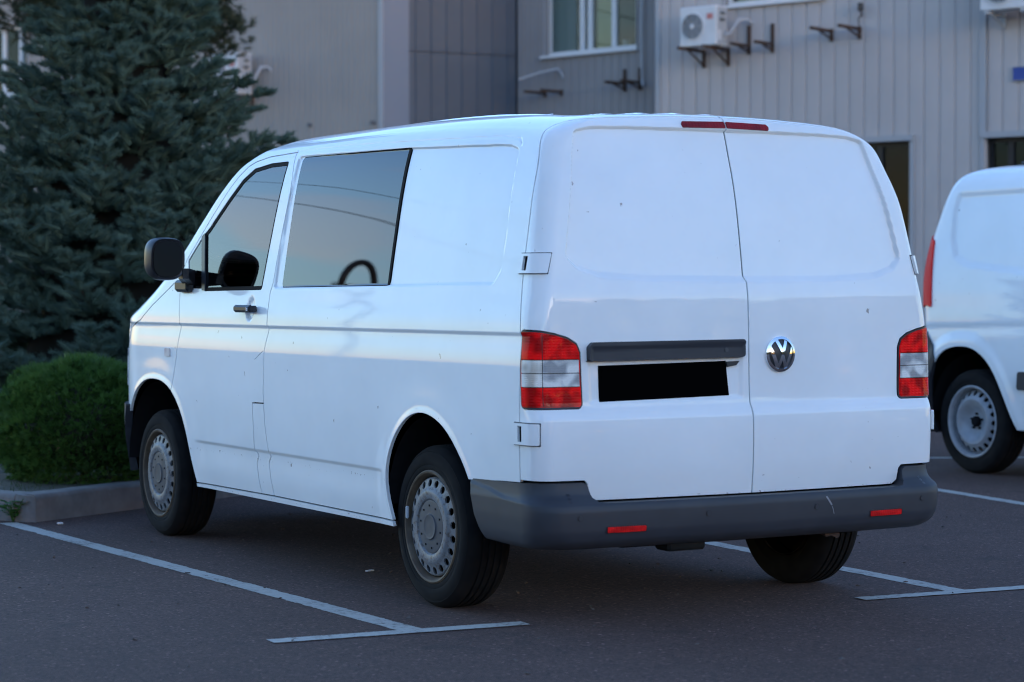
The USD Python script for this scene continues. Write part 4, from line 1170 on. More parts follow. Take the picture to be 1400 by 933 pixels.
in1 = np.array([-K1[1], K1[0]]); in2 = np.array([K2[1], -K2[0]])
p = KC + K1 * .02
for i in range(6):
    kerb_stone(p, K1, in1, 1.0, seed=i); p = p + K1 * 1.006
p = KC + K2 * .13
for i in range(5):
    kerb_stone(p, K2, in2, 1.0, seed=20 + i); p = p + K2 * 1.006
cs_ = Polygon([KC + K1 * .02, KC + K1 * .02 + in1 * .16, KC + K2 * .13 + in2 * .16, KC + K2 * .128, KC + K2 * .05 + K1 * .0])
ck = extr(cs_, .20); ck.apply_translation((0, 0, -.055)); ck = trimesh.Trimesh(*trimesh.remesh.subdivide_to_size(ck.vertices, ck.faces, .04)); ck.merge_vertices()
ck.vertices += (meshkit.noise(ck.vertices * 14, 5)[:, None] - .5) * .014
obj('kerb_stone', ck, CONCRETE, kerb, smooth=40)
isl = Polygon([KC + in1 * .12 + K1 * .12, KC + K1 * 6.0 + in1 * .12, KC + K1 * 6 + in1 * 5, KC + K2 * 5 + K1 * 1.0 + in1 * 2, KC + K2 * 5 + in2 * .12])
gx, gy = np.meshgrid(np.linspace(-5, 6, 90), np.linspace(3.5, 14, 90)); pts_ = np.column_stack([gx.ravel(), gy.ravel()])
pts_ = pts_[shapely.contains_xy(isl, pts_[:, 0], pts_[:, 1])]; pts_ = np.vstack([pts_, np.array(isl.exterior.coords)[:-1], dense(np.array(isl.exterior.coords), .2)])
from scipy.spatial import Delaunay
tri_ = Delaunay(pts_); cen = pts_[tri_.simplices].mean(1); keep = shapely.contains_xy(isl, cen[:, 0], cen[:, 1])
hz_ = .115 + .05 * meshkit.fbm(np.column_stack([pts_ * 2.2, np.zeros(len(pts_))]), 4, 3)
so = trimesh.Trimesh(np.column_stack([pts_, hz_]), tri_.simplices[keep], process=False)
if so.face_normals[:, 2].mean() < 0:
    so.invert()
obj('planting_soil', so, SOIL, smooth=True, kind='structure')

# ------------------------------------------------------------------ plants
def frames(d, r_):
    """Orthonormal frames whose third axis is d."""
    d = d / np.linalg.norm(d, axis=1, keepdims=True)
    a = r_.normal(size=d.shape); u = np.cross(d, a); u /= np.linalg.norm(u, axis=1, keepdims=True)
    return u, np.cross(d, u), d


def needles(P, D, Ls, r_, K=84, nl=.021, nw=.0034, fwd=.75):
    """Bottle-brush shoots: P bases, D directions, Ls lengths. Returns one triangle per needle."""
    n = len(P); u, v, d = frames(D, r_)
    s_ = (np.arange(K) + .5) / K
    s_ = s_[None] + r_.normal(0, .02, (n, K)); a = r_.uniform(0, 2 * math.pi, (n, K))
    base_ = P[:, None] + d[:, None] * (s_ * Ls[:, None])[..., None]
    rad = u[:, None] * np.cos(a)[..., None] + v[:, None] * np.sin(a)[..., None]
    tip_dir = rad * (1 - .75 * np.clip(s_ - .75, 0, .25)[..., None] * 4 * .8) + d[:, None] * (fwd + r_.normal(0, .15, (n, K)))[..., None]
    tip_dir /= np.linalg.norm(tip_dir, axis=-1, keepdims=True)
    tip = base_ + tip_dir * (nl * r_.uniform(.75, 1.15, (n, K)))[..., None]
    side_ = np.cross(tip_dir, rad + .3 * r_.normal(size=rad.shape)); side_ /= np.linalg.norm(side_, axis=-1, keepdims=True)
    A = base_ + side_ * nw / 2; B = base_ - side_ * nw / 2
    V = np.stack([A, B, tip], 2).reshape(-1, 3)
    return V


def shoot_cloud(name, P, D, L, mat, parent, r_, K=120, nl=.023, nw=.0032, fwd=.75, core=.006, variants=4):
    """A crown of many shoots: a few modelled shoots, placed by a PointInstancer."""
    path = numbered(str(parent.GetPath()), name)
    pi = UsdGeom.PointInstancer.Define(stage, path)
    protos = []
    for k in range(variants):
        V = needles(np.zeros((1, 3)), np.array([[0, 0, 1.0]]), np.array([1.0]) * .1, r_, K, nl, nw, fwd)
        c = tube([(0, 0, 0), (0, 0, .05), (0, 0, .098)], [core, core, core * .4], 5)
        v = np.vstack([V, c.vertices]); f = np.vstack([np.arange(len(V)).reshape(-1, 3), c.faces + len(V)])
        pp = f'{path}/shoot_{k + 1:03d}'
        mm = UsdGeom.Mesh.Define(stage, pp)
        mm.CreatePointsAttr(Vt.Vec3fArray.FromNumpy(v.astype(np.float32))); mm.CreateFaceVertexCountsAttr(Vt.IntArray.FromNumpy(np.full(len(f), 3, np.int32)))
        mm.CreateFaceVertexIndicesAttr(Vt.IntArray.FromNumpy(f.astype(np.int32).ravel())); mm.CreateSubdivisionSchemeAttr('none')
        UsdShade.MaterialBindingAPI.Apply(mm.GetPrim()).Bind(mat)
        protos.append(pp)
    pi.CreatePrototypesRel().SetTargets([Sdf.Path(x) for x in protos])
    n = len(P); d = D / np.linalg.norm(D, axis=1, keepdims=True)
    # rotation taking +z to d, with a random twist first
    tw_ = r_.uniform(0, 2 * math.pi, n); q1 = np.stack([np.cos(tw_ / 2), 0 * tw_, 0 * tw_, np.sin(tw_ / 2)], 1)
    ax = np.cross([0, 0, 1.0], d); q2 = np.column_stack([1 + d[:, 2], ax]); q2 /= np.maximum(np.linalg.norm(q2, axis=1, keepdims=True), 1e-9)
    w = q2[:, 0] * q1[:, 0] - q2[:, 3] * q1[:, 3]; x = q2[:, 1] * q1[:, 0] + q2[:, 2] * q1[:, 3]; y = q2[:, 2] * q1[:, 0] - q2[:, 1] * q1[:, 3]; z = q2[:, 0] * q1[:, 3] + q2[:, 3] * q1[:, 0]
    pi.CreateProtoIndicesAttr(Vt.IntArray.FromNumpy(r_.integers(0, variants, n).astype(np.int32)))
    pi.CreatePositionsAttr(Vt.Vec3fArray.FromNumpy(P.astype(np.float32)))
    pi.CreateOrientationsAttr(Vt.QuathArray([Gf.Quath(float(a), float(b), float(c_), float(e)) for a, b, c_, e in zip(w, x, y, z)]))
    s_ = (L / .1).astype(np.float32); pi.CreateScalesAttr(Vt.Vec3fArray.FromNumpy(np.stack([s_ ** .5, s_ ** .5, s_], 1).astype(np.float32)))
    return key(pi.GetPrim(), kind='stuff')


def tri_mesh(V):
    return V, np.arange(len(V)).reshape(-1, 3), None


def spruce(name, label, loc, H, R0, seed, group=None, z_lo=.25):
    r_ = np.random.default_rng(seed)
    t = thing(name, label, 'tree', loc, 0, group)
    zs_ = np.linspace(0, H, 24)
    obj('trunk', tube([(0, 0, z) for z in zs_], [.085 * (1 - z / H) + .006 for z in zs_], 12), BARK, t, smooth=True)
    P, D, L_s, limbs = [], [], [], []
    pf = PchipInterpolator([0, .6, 1.5, 2.1, 2.42, 2.70, 3.2, 4.0, H, 9], np.array([1.27, 1.30, 1.14, 1.00, .88, .62, .50, .33, .03, .0]) * R0)
    prof = lambda z: np.maximum(pf(z), 0)
    z = z_lo; k = 0
    while z < H * .97:
        nb = 12 if z < H * .6 else 9
        for i in range(nb):
            az = 2 * math.pi * (i / nb) + k * 2.4 + r_.normal(0, .16)
            Rb = prof(z) * r_.uniform(.78, 1.08) + .03
            rise = r_.uniform(.0, .16) * Rb
            zb = z + r_.normal(0, .035)
            f = np.linspace(0, 1, 9)
            hd = np.array([math.cos(az), math.sin(az), 0]); sdv = np.array([-hd[1], hd[0], 0])
            droop = -.16 * Rb * np.sin(f * math.pi * .8) + rise * f ** 2 + .10 * Rb * f ** 3
            br = hd * (f * Rb)[:, None] + np.array([0, 0, 1]) * (zb + droop)[:, None] + sdv * (r_.normal(0, .05) * f ** 2)[:, None]
            limbs.append(tube(br, np.linspace(.016, .004, 9) * (Rb / 1.3 + .3), 5, False))

            def along(ff):
                return np.array([np.interp(ff, f, br[:, c]) for c in range(3)])
            tw = np.arange(.34, 1.0, .120 / max(Rb, .25))
            for ff in tw:
                for sg in (-1, 1):
                    ln_ = (.10 + .42 * Rb * (1 - ff) ** .8) * r_.uniform(.7, 1.15)
                    p0 = along(ff + r_.uniform(-.02, .02)); dr = hd * .75 + sdv * sg * r_.uniform(.6, .95) + np.array([0, 0, r_.uniform(-.12, .25)])
                    dr /= np.linalg.norm(dr)
                    n_s = max(1, int(ln_ / .095))
                    for q in range(n_s):
                        pb = p0 + dr * (q / n_s * ln_) - np.array([0, 0, .04 * (q / n_s) ** 2])
                        for s2 in ((-1, 1) if q < n_s - 1 or n_s == 1 else (0,)):
                            sdd = np.cross(dr, [0, 0, 1]); sdd /= np.linalg.norm(sdd)
                            d2 = dr * .8 + sdd * s2 * r_.uniform(.35, .8) + np.array([0, 0, r_.uniform(.0, .75)])
                            P.append(pb); D.append(d2); L_s.append(r_.uniform(.10, .15))
                if ff > .45:
                    P.append(along(ff)); D.append(hd * .7 + sdv * r_.normal(0, .3) + np.array([0, 0, r_.uniform(.4, 1.0)])); L_s.append(r_.uniform(.09, .14))
            for s2 in (-.5, 0, .5):
                P.append(along(1.0)); D.append(hd + sdv * s2 + np.array([0, 0, .22])); L_s.append(r_.uniform(.09, .13))
        z += .185 * (1 - .35 * z / H); k += 1
    P, D, L_s = np.array(P), np.array(D), np.array(L_s)
    keep_ = np.linalg.norm(P[:, :2], axis=1) > .42 * prof(P[:, 2]); P, D, L_s = P[keep_], D[keep_], L_s[keep_]
    print(name, len(P), 'shoots')
    obj('branches', cat_(limbs), BARK, t, smooth=True, kind='stuff')
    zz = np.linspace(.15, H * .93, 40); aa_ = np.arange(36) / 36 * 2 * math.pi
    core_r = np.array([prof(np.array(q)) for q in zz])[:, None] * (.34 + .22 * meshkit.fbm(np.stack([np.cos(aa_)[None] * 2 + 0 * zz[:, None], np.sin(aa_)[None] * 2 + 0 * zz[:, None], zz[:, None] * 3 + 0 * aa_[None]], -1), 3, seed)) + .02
    obj('inner_core', loft([np.stack([core_r[i] * np.cos(aa_), core_r[i] * np.sin(aa_), np.full(36, zz[i])], 1) for i in range(40)]), CROWNDARK, t, smooth=True)  # solid dark core added to block gaps and paint them in shade
    shoot_cloud('crown', P, D, L_s, SPRUCE, t, r_, 230, .036, .0034, .55, .013)
    return t


spruce('spruce_tree', 'tall blue-green spruce standing behind the clipped bush and the van bonnet', (.45, 7.18, .12), 5.1, 1.0, 11)


def leaf_cloud(C, size, r_, elong=2.2):
    n = len(C); d = r_.normal(size=(n, 3)); u, v, w = frames(d, r_)
    sz = size * r_.uniform(.6, 1.3, (n, 1))
    return np.stack([C - u * sz * .5, C + u * sz * .5, C + w * sz * elong], 1).reshape(-1, 3)


# clipped thuja ball
r_ = np.random.default_rng(5)
bush = thing('thuja_bush', 'round clipped bright green bush on the planting island by the van nose', 'bush', (-.655, 4.81, .13))
n = 15000
dv = r_.normal(size=(n, 3)); dv /= np.linalg.norm(dv, axis=1, keepdims=True); dv = dv[dv[:, 2] > -.75]; n = len(dv)
lump = .78 + .42 * (meshkit.fbm(dv * 3.2 + 5, 4, 2))
rad = (.525 * lump * (1 - .30 * r_.uniform(0, 1, n) ** 2.2))
Cb = dv * rad[:, None] * np.array([1, 1, .80]) + [0, 0, .32]
Db = dv * 1.0 + np.array([0, 0, .55]) + r_.normal(0, .35, (n, 3))
u, v, d = frames(Db, r_)
# each spray: a small flat fan of five scale-leaf blades
VB = []
for a in (-.9, -.45, 0, .45, .9):
    ax = d * math.cos(a) + u * math.sin(a); l_ = (.042 * r_.uniform(.6, 1.5, (n, 1))) * (1 - .25 * abs(a)); wd = .0052
    sd_ = np.cross(ax, v)
    VB.append(np.stack([Cb - sd_ * wd, Cb + sd_ * wd, Cb + ax * l_], 1).reshape(-1, 3))
put('foliage', tri_mesh(np.vstack(VB)), THUJA, bush, kind='stuff')
sel = r_.choice(n, 160, False); sel = sel[np.abs(Cb[sel, 2] - .22) < .2]
put('dry_foliage', tri_mesh(leaf_cloud(Cb[sel] * [1.01, 1.01, 1], .012, r_, 2.6)), THUJABROWN, bush, kind='stuff')
inner_b = trimesh.creation.icosphere(3, 1.0); inner_b.vertices *= (.545 * .62 * (.78 + .42 * meshkit.fbm(inner_b.vertices * 3.2 + 5, 4, 2)))[:, None] * np.array([1, 1, .72]); inner_b.apply_translation((0, 0, .32))
obj('inner_core', inner_b, BARK, bush, smooth=True)
obj('stem', tube([(0, 0, -.02), (.01, 0, .12), (0, .01, .3)], [.03, .026, .02], 10), BARK, bush, smooth=True)

# weed in the kerb joint
wd_ = thing('weed', 'small green weed growing from the joint of the kerb', 'weed', (-1.345, 3.965, 0))
stems, blades = [], []
for i in range(7):
    a = r_.uniform(0, 6.28); h = r_.uniform(.06, .17); tip = np.array([.05 * math.cos(a), .05 * math.sin(a) - .02, h])
    stems.append(tube([(0, 0, 0), tip * .5 + [0, 0, .01], tip], [.003, .0025, .0015], 6))
    for j in range(5):
        c = tip * (.35 + .16 * j); b_a = r_.uniform(0, 6.28); dd_ = np.array([math.cos(b_a), math.sin(b_a), r_.uniform(-.1, .5)]); dd_ /= np.linalg.norm(dd_)
        s_ = np.cross(dd_, [0, 0, 1]); s_ /= np.linalg.norm(s_); l_ = r_.uniform(.045, .07); w2 = l_ * .40
        mid_up = np.cross(s_, dd_) * .004
        pts2 = [c, c + dd_ * l_ * .3 + s_ * w2 * .8, c + dd_ * l_ * .65 + s_ * w2, c + dd_ * l_, c + dd_ * l_ * .65 - s_ * w2, c + dd_ * l_ * .3 - s_ * w2 * .8]
        blades.append(trimesh.Trimesh(np.array(pts2) + mid_up, [[0, 1, 2], [0, 2, 3], [0, 3, 4], [0, 4, 5]], process=False))
obj('stem', cat_(stems), WEED, wd_, smooth=True)
for b_ in blades:
    obj('leaf', b_, WEED, wd_)

# grass tufts along the back of the kerb
gt = []
for i in range(900):
    s_ = r_.uniform(.1, 5.5); base_ = np.array([*(KC + K1 * s_ + in1 * r_.uniform(.17, .5)), .14]) if i % 3 else np.array([*(KC + K2 * r_.uniform(.2, 4) + in2 * r_.uniform(.17, .5)), .14])
    d_ = np.array([r_.normal(0, .4), r_.normal(0, .4), 1.0]); d_ /= np.linalg.norm(d_); sd2 = np.cross(d_, r_.normal(size=3)); sd2 /= np.linalg.norm(sd2)
    l_ = r_.uniform(.02, .07)
    gt.append([base_ - sd2 * .002, base_ + sd2 * .002, base_ + d_ * l_])
put('grass', tri_mesh(np.array(gt).reshape(-1, 3)), GRASS, kind='stuff', label='sparse grass on the planting island', category='grass')

# dark pine whose lower fringe hangs into the top left corner
pt = thing('pine_tree', 'dark olive pine behind the spruce, its fringe hanging into the top left corner', 'tree', (2.6, 13.0, 0))
obj('trunk', tube([(0, 0, 0), (.05, .02, 2), (0, .05, 4.2), (.05, 0, 7)], [.15, .13, .10, .03], 12), BARK, pt, smooth=True)
Pp, Dp, lp_ = [], [], []
limb = []
for i in range(105):
    az = r_.uniform(0, 2 * math.pi); z0 = 3.95 + 2.8 * r_.uniform(0, 1) ** 1.5; R_ = r_.uniform(.7, 1.12) * (1 - (z0 - 3.6) / 6.5)
    f = np.linspace(0, 1, 7); br = np.stack([math.cos(az) * R_ * f, math.sin(az) * R_ * f, z0 + .35 * f - .55 * f ** 2], 1)
    limb.append(tube(br, np.linspace(.035, .008, 7), 5, False))
    for q in range(170):
        ff = r_.uniform(.25, 1); c = np.array([np.interp(ff, f, br[:, k]) for k in range(3)]) + r_.normal(0, .15, 3)
        Pp.append(c); Dp.append(np.array([math.cos(az), math.sin(az), 0]) * .6 + r_.normal(0, .6, 3) + [0, 0, .1]); lp_.append(r_.uniform(.06, .14))
obj('branches', cat_(limb), BARK, pt, smooth=True, kind='stuff')
shoot_cloud('crown', np.array(Pp), np.array(Dp), np.array(lp_), PINE, pt, r_, 60, .075, .005, 1.0, .006)

# grit and scraps lying on the asphalt
r_ = np.random.default_rng(77)
gr = []
for i in range(420):
    x, y = r_.uniform(-4.2, 4.5), r_.uniform(-3.2, 3.6)
    s_ = r_.uniform(.002, .0065)
    c = trimesh.convex.convex_hull(r_.normal(size=(9, 3)) * [s_, s_, s_ * .6]); c.apply_translation((x, y, s_ * .5)); gr.append(c)
obj('grit', cat_(gr), GRIT, kind='stuff', label='fine grit scattered over the asphalt', category='grit')
sp = thing('paper_scrap', 'tiny pale scrap lying on the asphalt beside the middle of the van', 'litter', (-.62, 1.06, .004), .4)
obj('scrap', bx((.045, .018, .006), (0, 0, .003), .002), PVC, sp)
for k, (x, y, lb) in enumerate([(-1.17, 3.70, 'small pale crumb by the kerb corner, right of the line end'), (-1.44, 3.98, 'small white scrap beside the weed at the kerb')]):
    q = thing('paper_scrap', lb, 'litter', (x, y, .003), .9 * k)
    obj('scrap', bx((.03, .022, .010), (0, 0, .005), .003), PVC, q)
# ------------------------------------------------------------------ the clad building behind
bld = thing('clad_building', 'long two-storey building in grey profiled metal cladding behind the vans', 'building', (0, 0, 0))


class Wall:
    def __init__(s, o, az, sign=1):
        s.o = np.array(o, float); s.d = np.array([math.sin(az), math.cos(az)]); s.n = sign * np.array([-s.d[1], s.d[0]])

    def P(s, u, z, out=0.0):
        u, z, out = np.broadcast_arrays(np.asarray(u, float), np.asarray(z, float), np.asarray(out, float))
        xy = s.o + u[..., None] * s.d + out[..., None] * s.n
        return np.concatenate([xy, z[..., None]], -1)

    def box(s, u0, u1, z0, z1, o0, o1, bev=0):
        b = bx((u1 - u0, o1 - o0, z1 - z0), ((u0 + u1) / 2, (o0 + o1) / 2, (z0 + z1) / 2), bev)
        v = b.vertices
        b.vertices = s.P(v[:, 0], v[:, 2], v[:, 1])
        if b.volume < 0:
            b.invert()
        return b

    def local(s, mesh):
        """Mesh given in (u, out, z)."""
        m_ = mesh.copy(); v = m_.vertices; m_.vertices = s.P(v[:, 0], v[:, 2], v[:, 1]); m_.fix_normals() if m_.is_watertight else None
        return m_


def cladding(wall, u0, u1, z0, z1, pitch, section, mat, holes=(), joints=()):
    """Vertical strips of profiled sheet, each a part; holes are (u0, u1, z0, z1)."""
    n = int(round(abs(u1 - u0) / pitch)); us = np.linspace(u0, u1, n + 1)
    for a, b in zip(us[:-1], us[1:]):
        spans = [(z0, z1)]
        for (h0, h1, hz0, hz1) in holes:
            c = (a + b) / 2
            if h0 < c < h1:
                spans = [x for s_ in spans for x in ((s_[0], min(s_[1], hz0)), (max(s_[0], hz1), s_[1])) if x[1] - x[0] > .02]
        for j in joints:
            spans = [x for s_ in spans for x in (((s_[0], j - .006), (j + .006, s_[1])) if s_[0] < j < s_[1] else (s_,))]
        for (za, zb) in spans:
            pr = np.array(section); uu = a + (b - a) * pr[:, 0]; oo = pr[:, 1]
            k = len(pr); V = np.vstack([wall.P(uu, za, oo), wall.P(uu, zb, oo)])
            i = np.arange(k - 1); F = np.concatenate([np.stack([i, i + 1, i + k + 1], 1), np.stack([i, i + k + 1, i + k], 1)])
            obj('cladding_panel', trimesh.Trimesh(V, F, process=False), mat, bld)


rad_ = math.radians
TOP = 7.2
WC = Wall((11.144, 15.0), rad_(-22)); WD = Wall((11.281, 16.263), rad_(-17)); WB = Wall((10.424, 19.067), rad_(95), -1); WA = Wall((8.452, 19.239), rad_(-20))
flat = [(0, -.010), (.03, -.010), (.075, .002), (.50, .004), (.925, .002), (.97, -.010), (1, -.010)]
flat2 = [(0, -.008), (.04, -.008), (.10, .001), (.5, .003), (.90, .001), (.96, -.008), (1, -.008)]
fine = [(0, -.007), (.2, -.007), (.36, .0), (.64, .0), (.80, -.007), (1, -.007)]
ribs = [(0, .0), (.40, .0), (.43, .022), (.53, .022), (.56, .0), (1, .0)]
C_HOLES = [(-1.30, .10, 4.715, 6.0), (-2.475, -1.50, 1.1, 2.955), (-4.75, -3.425, 1.1, 2.945)]
D_HOLES = [(.79, 2.415, 4.38, 5.75)]
A_HOLES = [(7.60, 9.2, 4.26, 5.34)]
cladding(WC, -8.2, 1.12, .02, TOP, .2, flat, CLAD, C_HOLES)
cladding(WD, .05, 2.93, .02, TOP, .144, flat2, CLADSHADE, D_HOLES)
cladding(WB, -1.60, -.02, .02, TOP, .214, ribs, CLADB, joints=(4.42,))
cladding(WA, .02, 11.4, .02, TOP, .105, fine, CLADA, A_HOLES)


def backing(wall, u0, u1, holes, z0=.0, z1=TOP, th=.18):
    pg = sbox(u0, z0, u1, z1)
    for h in holes:
        pg = pg.difference(sbox(h[0], h[2], h[1], h[3]))
    t = extr(pg, th)                              # (u, z, depth)
    v = t.vertices.copy(); t.vertices = wall.P(v[:, 0], v[:, 1], -.03 - v[:, 2])
    if t.volume < 0:
        t.invert()
    obj('wall', t, BACKW, bld)


backing(WC, -8.2, 1.12, C_HOLES); backing(WD, .05, 2.93, D_HOLES); backing(WB, -1.98, -.02, []); backing(WA, .02, 11.4, A_HOLES)
obj('wall', WC.box(1.10, 1.125, 0, TOP, -.62, -.004), FLASH, bld)
obj('corner_flashing', WC.box(1.06, 1.135, .0, TOP, .004, .02), FLASH, bld)
obj('corner_flashing', WB.box(-1.985, -1.60, .0, TOP, -.02, .012), CLADBL, bld, label='wide pale blue corner flashing')
obj('corner_flashing', WA.box(-.02, .06, .0, TOP, .002, .016), FLASH, bld)
foot = Polygon([WC.P(-8.2, 0, -.03)[:2], WC.P(1.12, 0, -.03)[:2], WD.P(.05, 0, -.03)[:2], WD.P(2.93, 0, -.03)[:2], WB.P(-1.98, 0, -.03)[:2], WA.P(11.4, 0, -.03)[:2], WA.P(11.4, 0, -9)[:2], WC.P(-8.2, 0, -9)[:2]]).buffer(0)
rf_ = extr(foot, .25); rf_.apply_translation((0, 0, TOP)); obj('flat_roof', rf_, BACKW, bld)
rw = foot.exterior.coords
for a, b in ((5, 6), (6, 7), (7, 0)):
    pa, pb = np.array(rw[a]), np.array(rw[b % (len(rw) - 1)])
    # rear walls close the block
rear_ = foot.difference(foot.buffer(-.2)).difference(unary_union([LineString([WC.P(-8.3, 0, 0)[:2], WC.P(1.12, 0, 0)[:2], WD.P(.05, 0, 0)[:2], WD.P(2.93, 0, 0)[:2], WB.P(-1.98, 0, 0)[:2], WA.P(11.5, 0, 0)[:2]]).buffer(.6)]))
rw_ = extr(rear_, TOP - .01); obj('rear_wall', rw_, BACKW, bld)
obj('inner_floor', extr(foot.buffer(-.25), .1, trimesh.transformations.translation_matrix((0, 0, 3.6))), ROOM, bld)


def window(wall, u0, u1, z0, z1, bars, depth=.12, fw_=.05, glass=BGLASS, frame=PVC, sill=True, mids=()):
    w = obj('window', cat_([wall.box(u0, u1, z0, z0 + fw_, -depth, -depth + .05), wall.box(u0, u1, z1 - fw_, z1, -depth, -depth + .05),
                            wall.box(u0, u0 + fw_, z0 + fw_, z1 - fw_, -depth, -depth + .05), wall.box(u1 - fw_, u1, z0 + fw_, z1 - fw_, -depth, -depth + .05)]), frame, bld)
    for b_ in bars:
        obj('frame_bar', wall.box(b_ - .035, b_ + .035, z0 + fw_, z1 - fw_, -depth - .004, -depth + .054), frame, w)
    obj('pane', wall.box(u0 + fw_ - .005, u1 - fw_ + .005, z0 + fw_ - .005, z1 - fw_ + .005, -depth + .018, -depth + .024), glass, w)
    obj('reveal', cat_([wall.box(u0 - .012, u0 - .001, z0, z1, -.16, .012), wall.box(u1 + .001, u1 + .012, z0, z1, -.16, .012), wall.box(u0, u1, z1 + .001, z1 + .014, -.16, .014)]), FLASH, w)
    if sill:
        obj('sill', wall.box(u0 - .04, u1 + .04, z0 - .035, z0 - .003, -.14, .06), frame, w)
    obj('room', cat_([wall.box(u0 - .35, u1 + .35, z0 - .3, z1 + .25, -1.65, -1.60), wall.box(u0 - .35, u0 - .30, z0 - .3, z1 + .25, -1.60, -.22), wall.box(u1 + .30, u1 + .35, z0 - .3, z1 + .25, -1.60, -.22), wall.box(u0 - .30, u1 + .30, z0 - .3, z0 - .26, -1.60, -.22), wall.box(u0 - .30, u1 + .30, z1 + .21, z1 + .25, -1.60, -.22)]), ROOM, w)
    return w


def drape(wall, u0, u1, z0, z1, o, amp=.025, waves=7):
    u = np.linspace(u0, u1, 60); oo = o + amp * np.sin((u - u0) / (u1 - u0) * waves * 2 * math.pi)
    V = np.vstack([wall.P(u, z0, oo), wall.P(u, z1, oo)]); i = np.arange(59)
    return trimesh.Trimesh(V, np.concatenate([np.stack([i, i + 1, i + 61], 1), np.stack([i, i + 61, i + 60], 1)]), process=False)


w1 = window(WC, -1.30, .10, 4.715, 6.0, [-.6])
obj('curtain', drape(WC, -1.2, .0, 4.77, 5.9, -.15, .02), CURTAIN, w1, smooth=True)
w2 = window(WD, .79, 2.415, 4.38, 5.75, [1.24, 1.80, 1.66])


obj('curtain', drape(WD, 1.28, 1.60, 4.40, 5.7, -.150, .02), CURTAIN, w2, smooth=True)
obj('blind', drape(WD, 1.95, 2.38, 4.40, 5.7, -.130, .004, 12), BLIND, w2, smooth=True)
obj('blind', drape(WD, .9, 1.0, 4.40, 5.7, -.30, .004, 3), BLIND, w2, smooth=True)
fp = thing('flower_pot', 'small white pot on the inner sill of the first-floor window', 'pot', WD.P(1.14, 4.43, -.19))
obj('pot', lathe([(0, 0), (.035, 0), (.045, .09), (.04, .09), (.032, .02), (0, .02)], 20).apply_transform(rotm([0, 1, 0], -math.pi / 2)), ACW, fp, smooth=40)
obj('soil', trimesh.creation.cylinder(.041, .01, sections=16).apply_transform(trimesh.transformations.translation_matrix((0, 0, .08))), SOIL, fp)
w3 = window(WC, -2.475, -1.50, 1.1, 2.955, [-2.02], depth=.14, frame=SATIN, sill=False, glass=DIMREFLGLASS)
w4 = window(WC, -4.75, -3.425, 1.1, 2.945, [-3.70, -4.2], depth=.14, frame=SATIN, sill=False, glass=DIMREFLGLASS)
for (u0, u1, zt_) in ((-2.475, -1.50, 2.955), (-4.75, -3.425, 2.945)):
    obj('lintel_flashing', WC.box(u0 - .05, u1 + .05, zt_ + .002, zt_ + .07, .006, .045), FLASH, bld)
    obj('jamb_flashing', WC.box(u0 - .05, u0 - .002, 1.1, zt_, .006, .03), FLASH, bld)
    obj('jamb_flashing', WC.box(u1 + .002, u1 + .05, 1.1, zt_, .006, .03), FLASH, bld)
w5 = window(WA, 7.60, 9.2, 4.26, 5.34, [7.86, 8.28])
obj('curtain', drape(WA, 8.4, 8.9, 4.3, 5.3, -.25), CURTAIN, w5, smooth=True)
obj('vertical_trim', WC.box(-3.44, -3.36, 2.95, TOP, .006, .03), FLASH, bld)
for j, (u, z) in enumerate([(1.375, 3.489), (.177, 3.462)]):
    obj('vent_cap', wall_c := WA.local(trimesh.creation.cylinder(.03, .03, sections=16).apply_transform(trimesh.transformations.translation_matrix((u, .012, z)) @ rotm([1, 0, 0], math.pi / 2))), BACKW, bld)


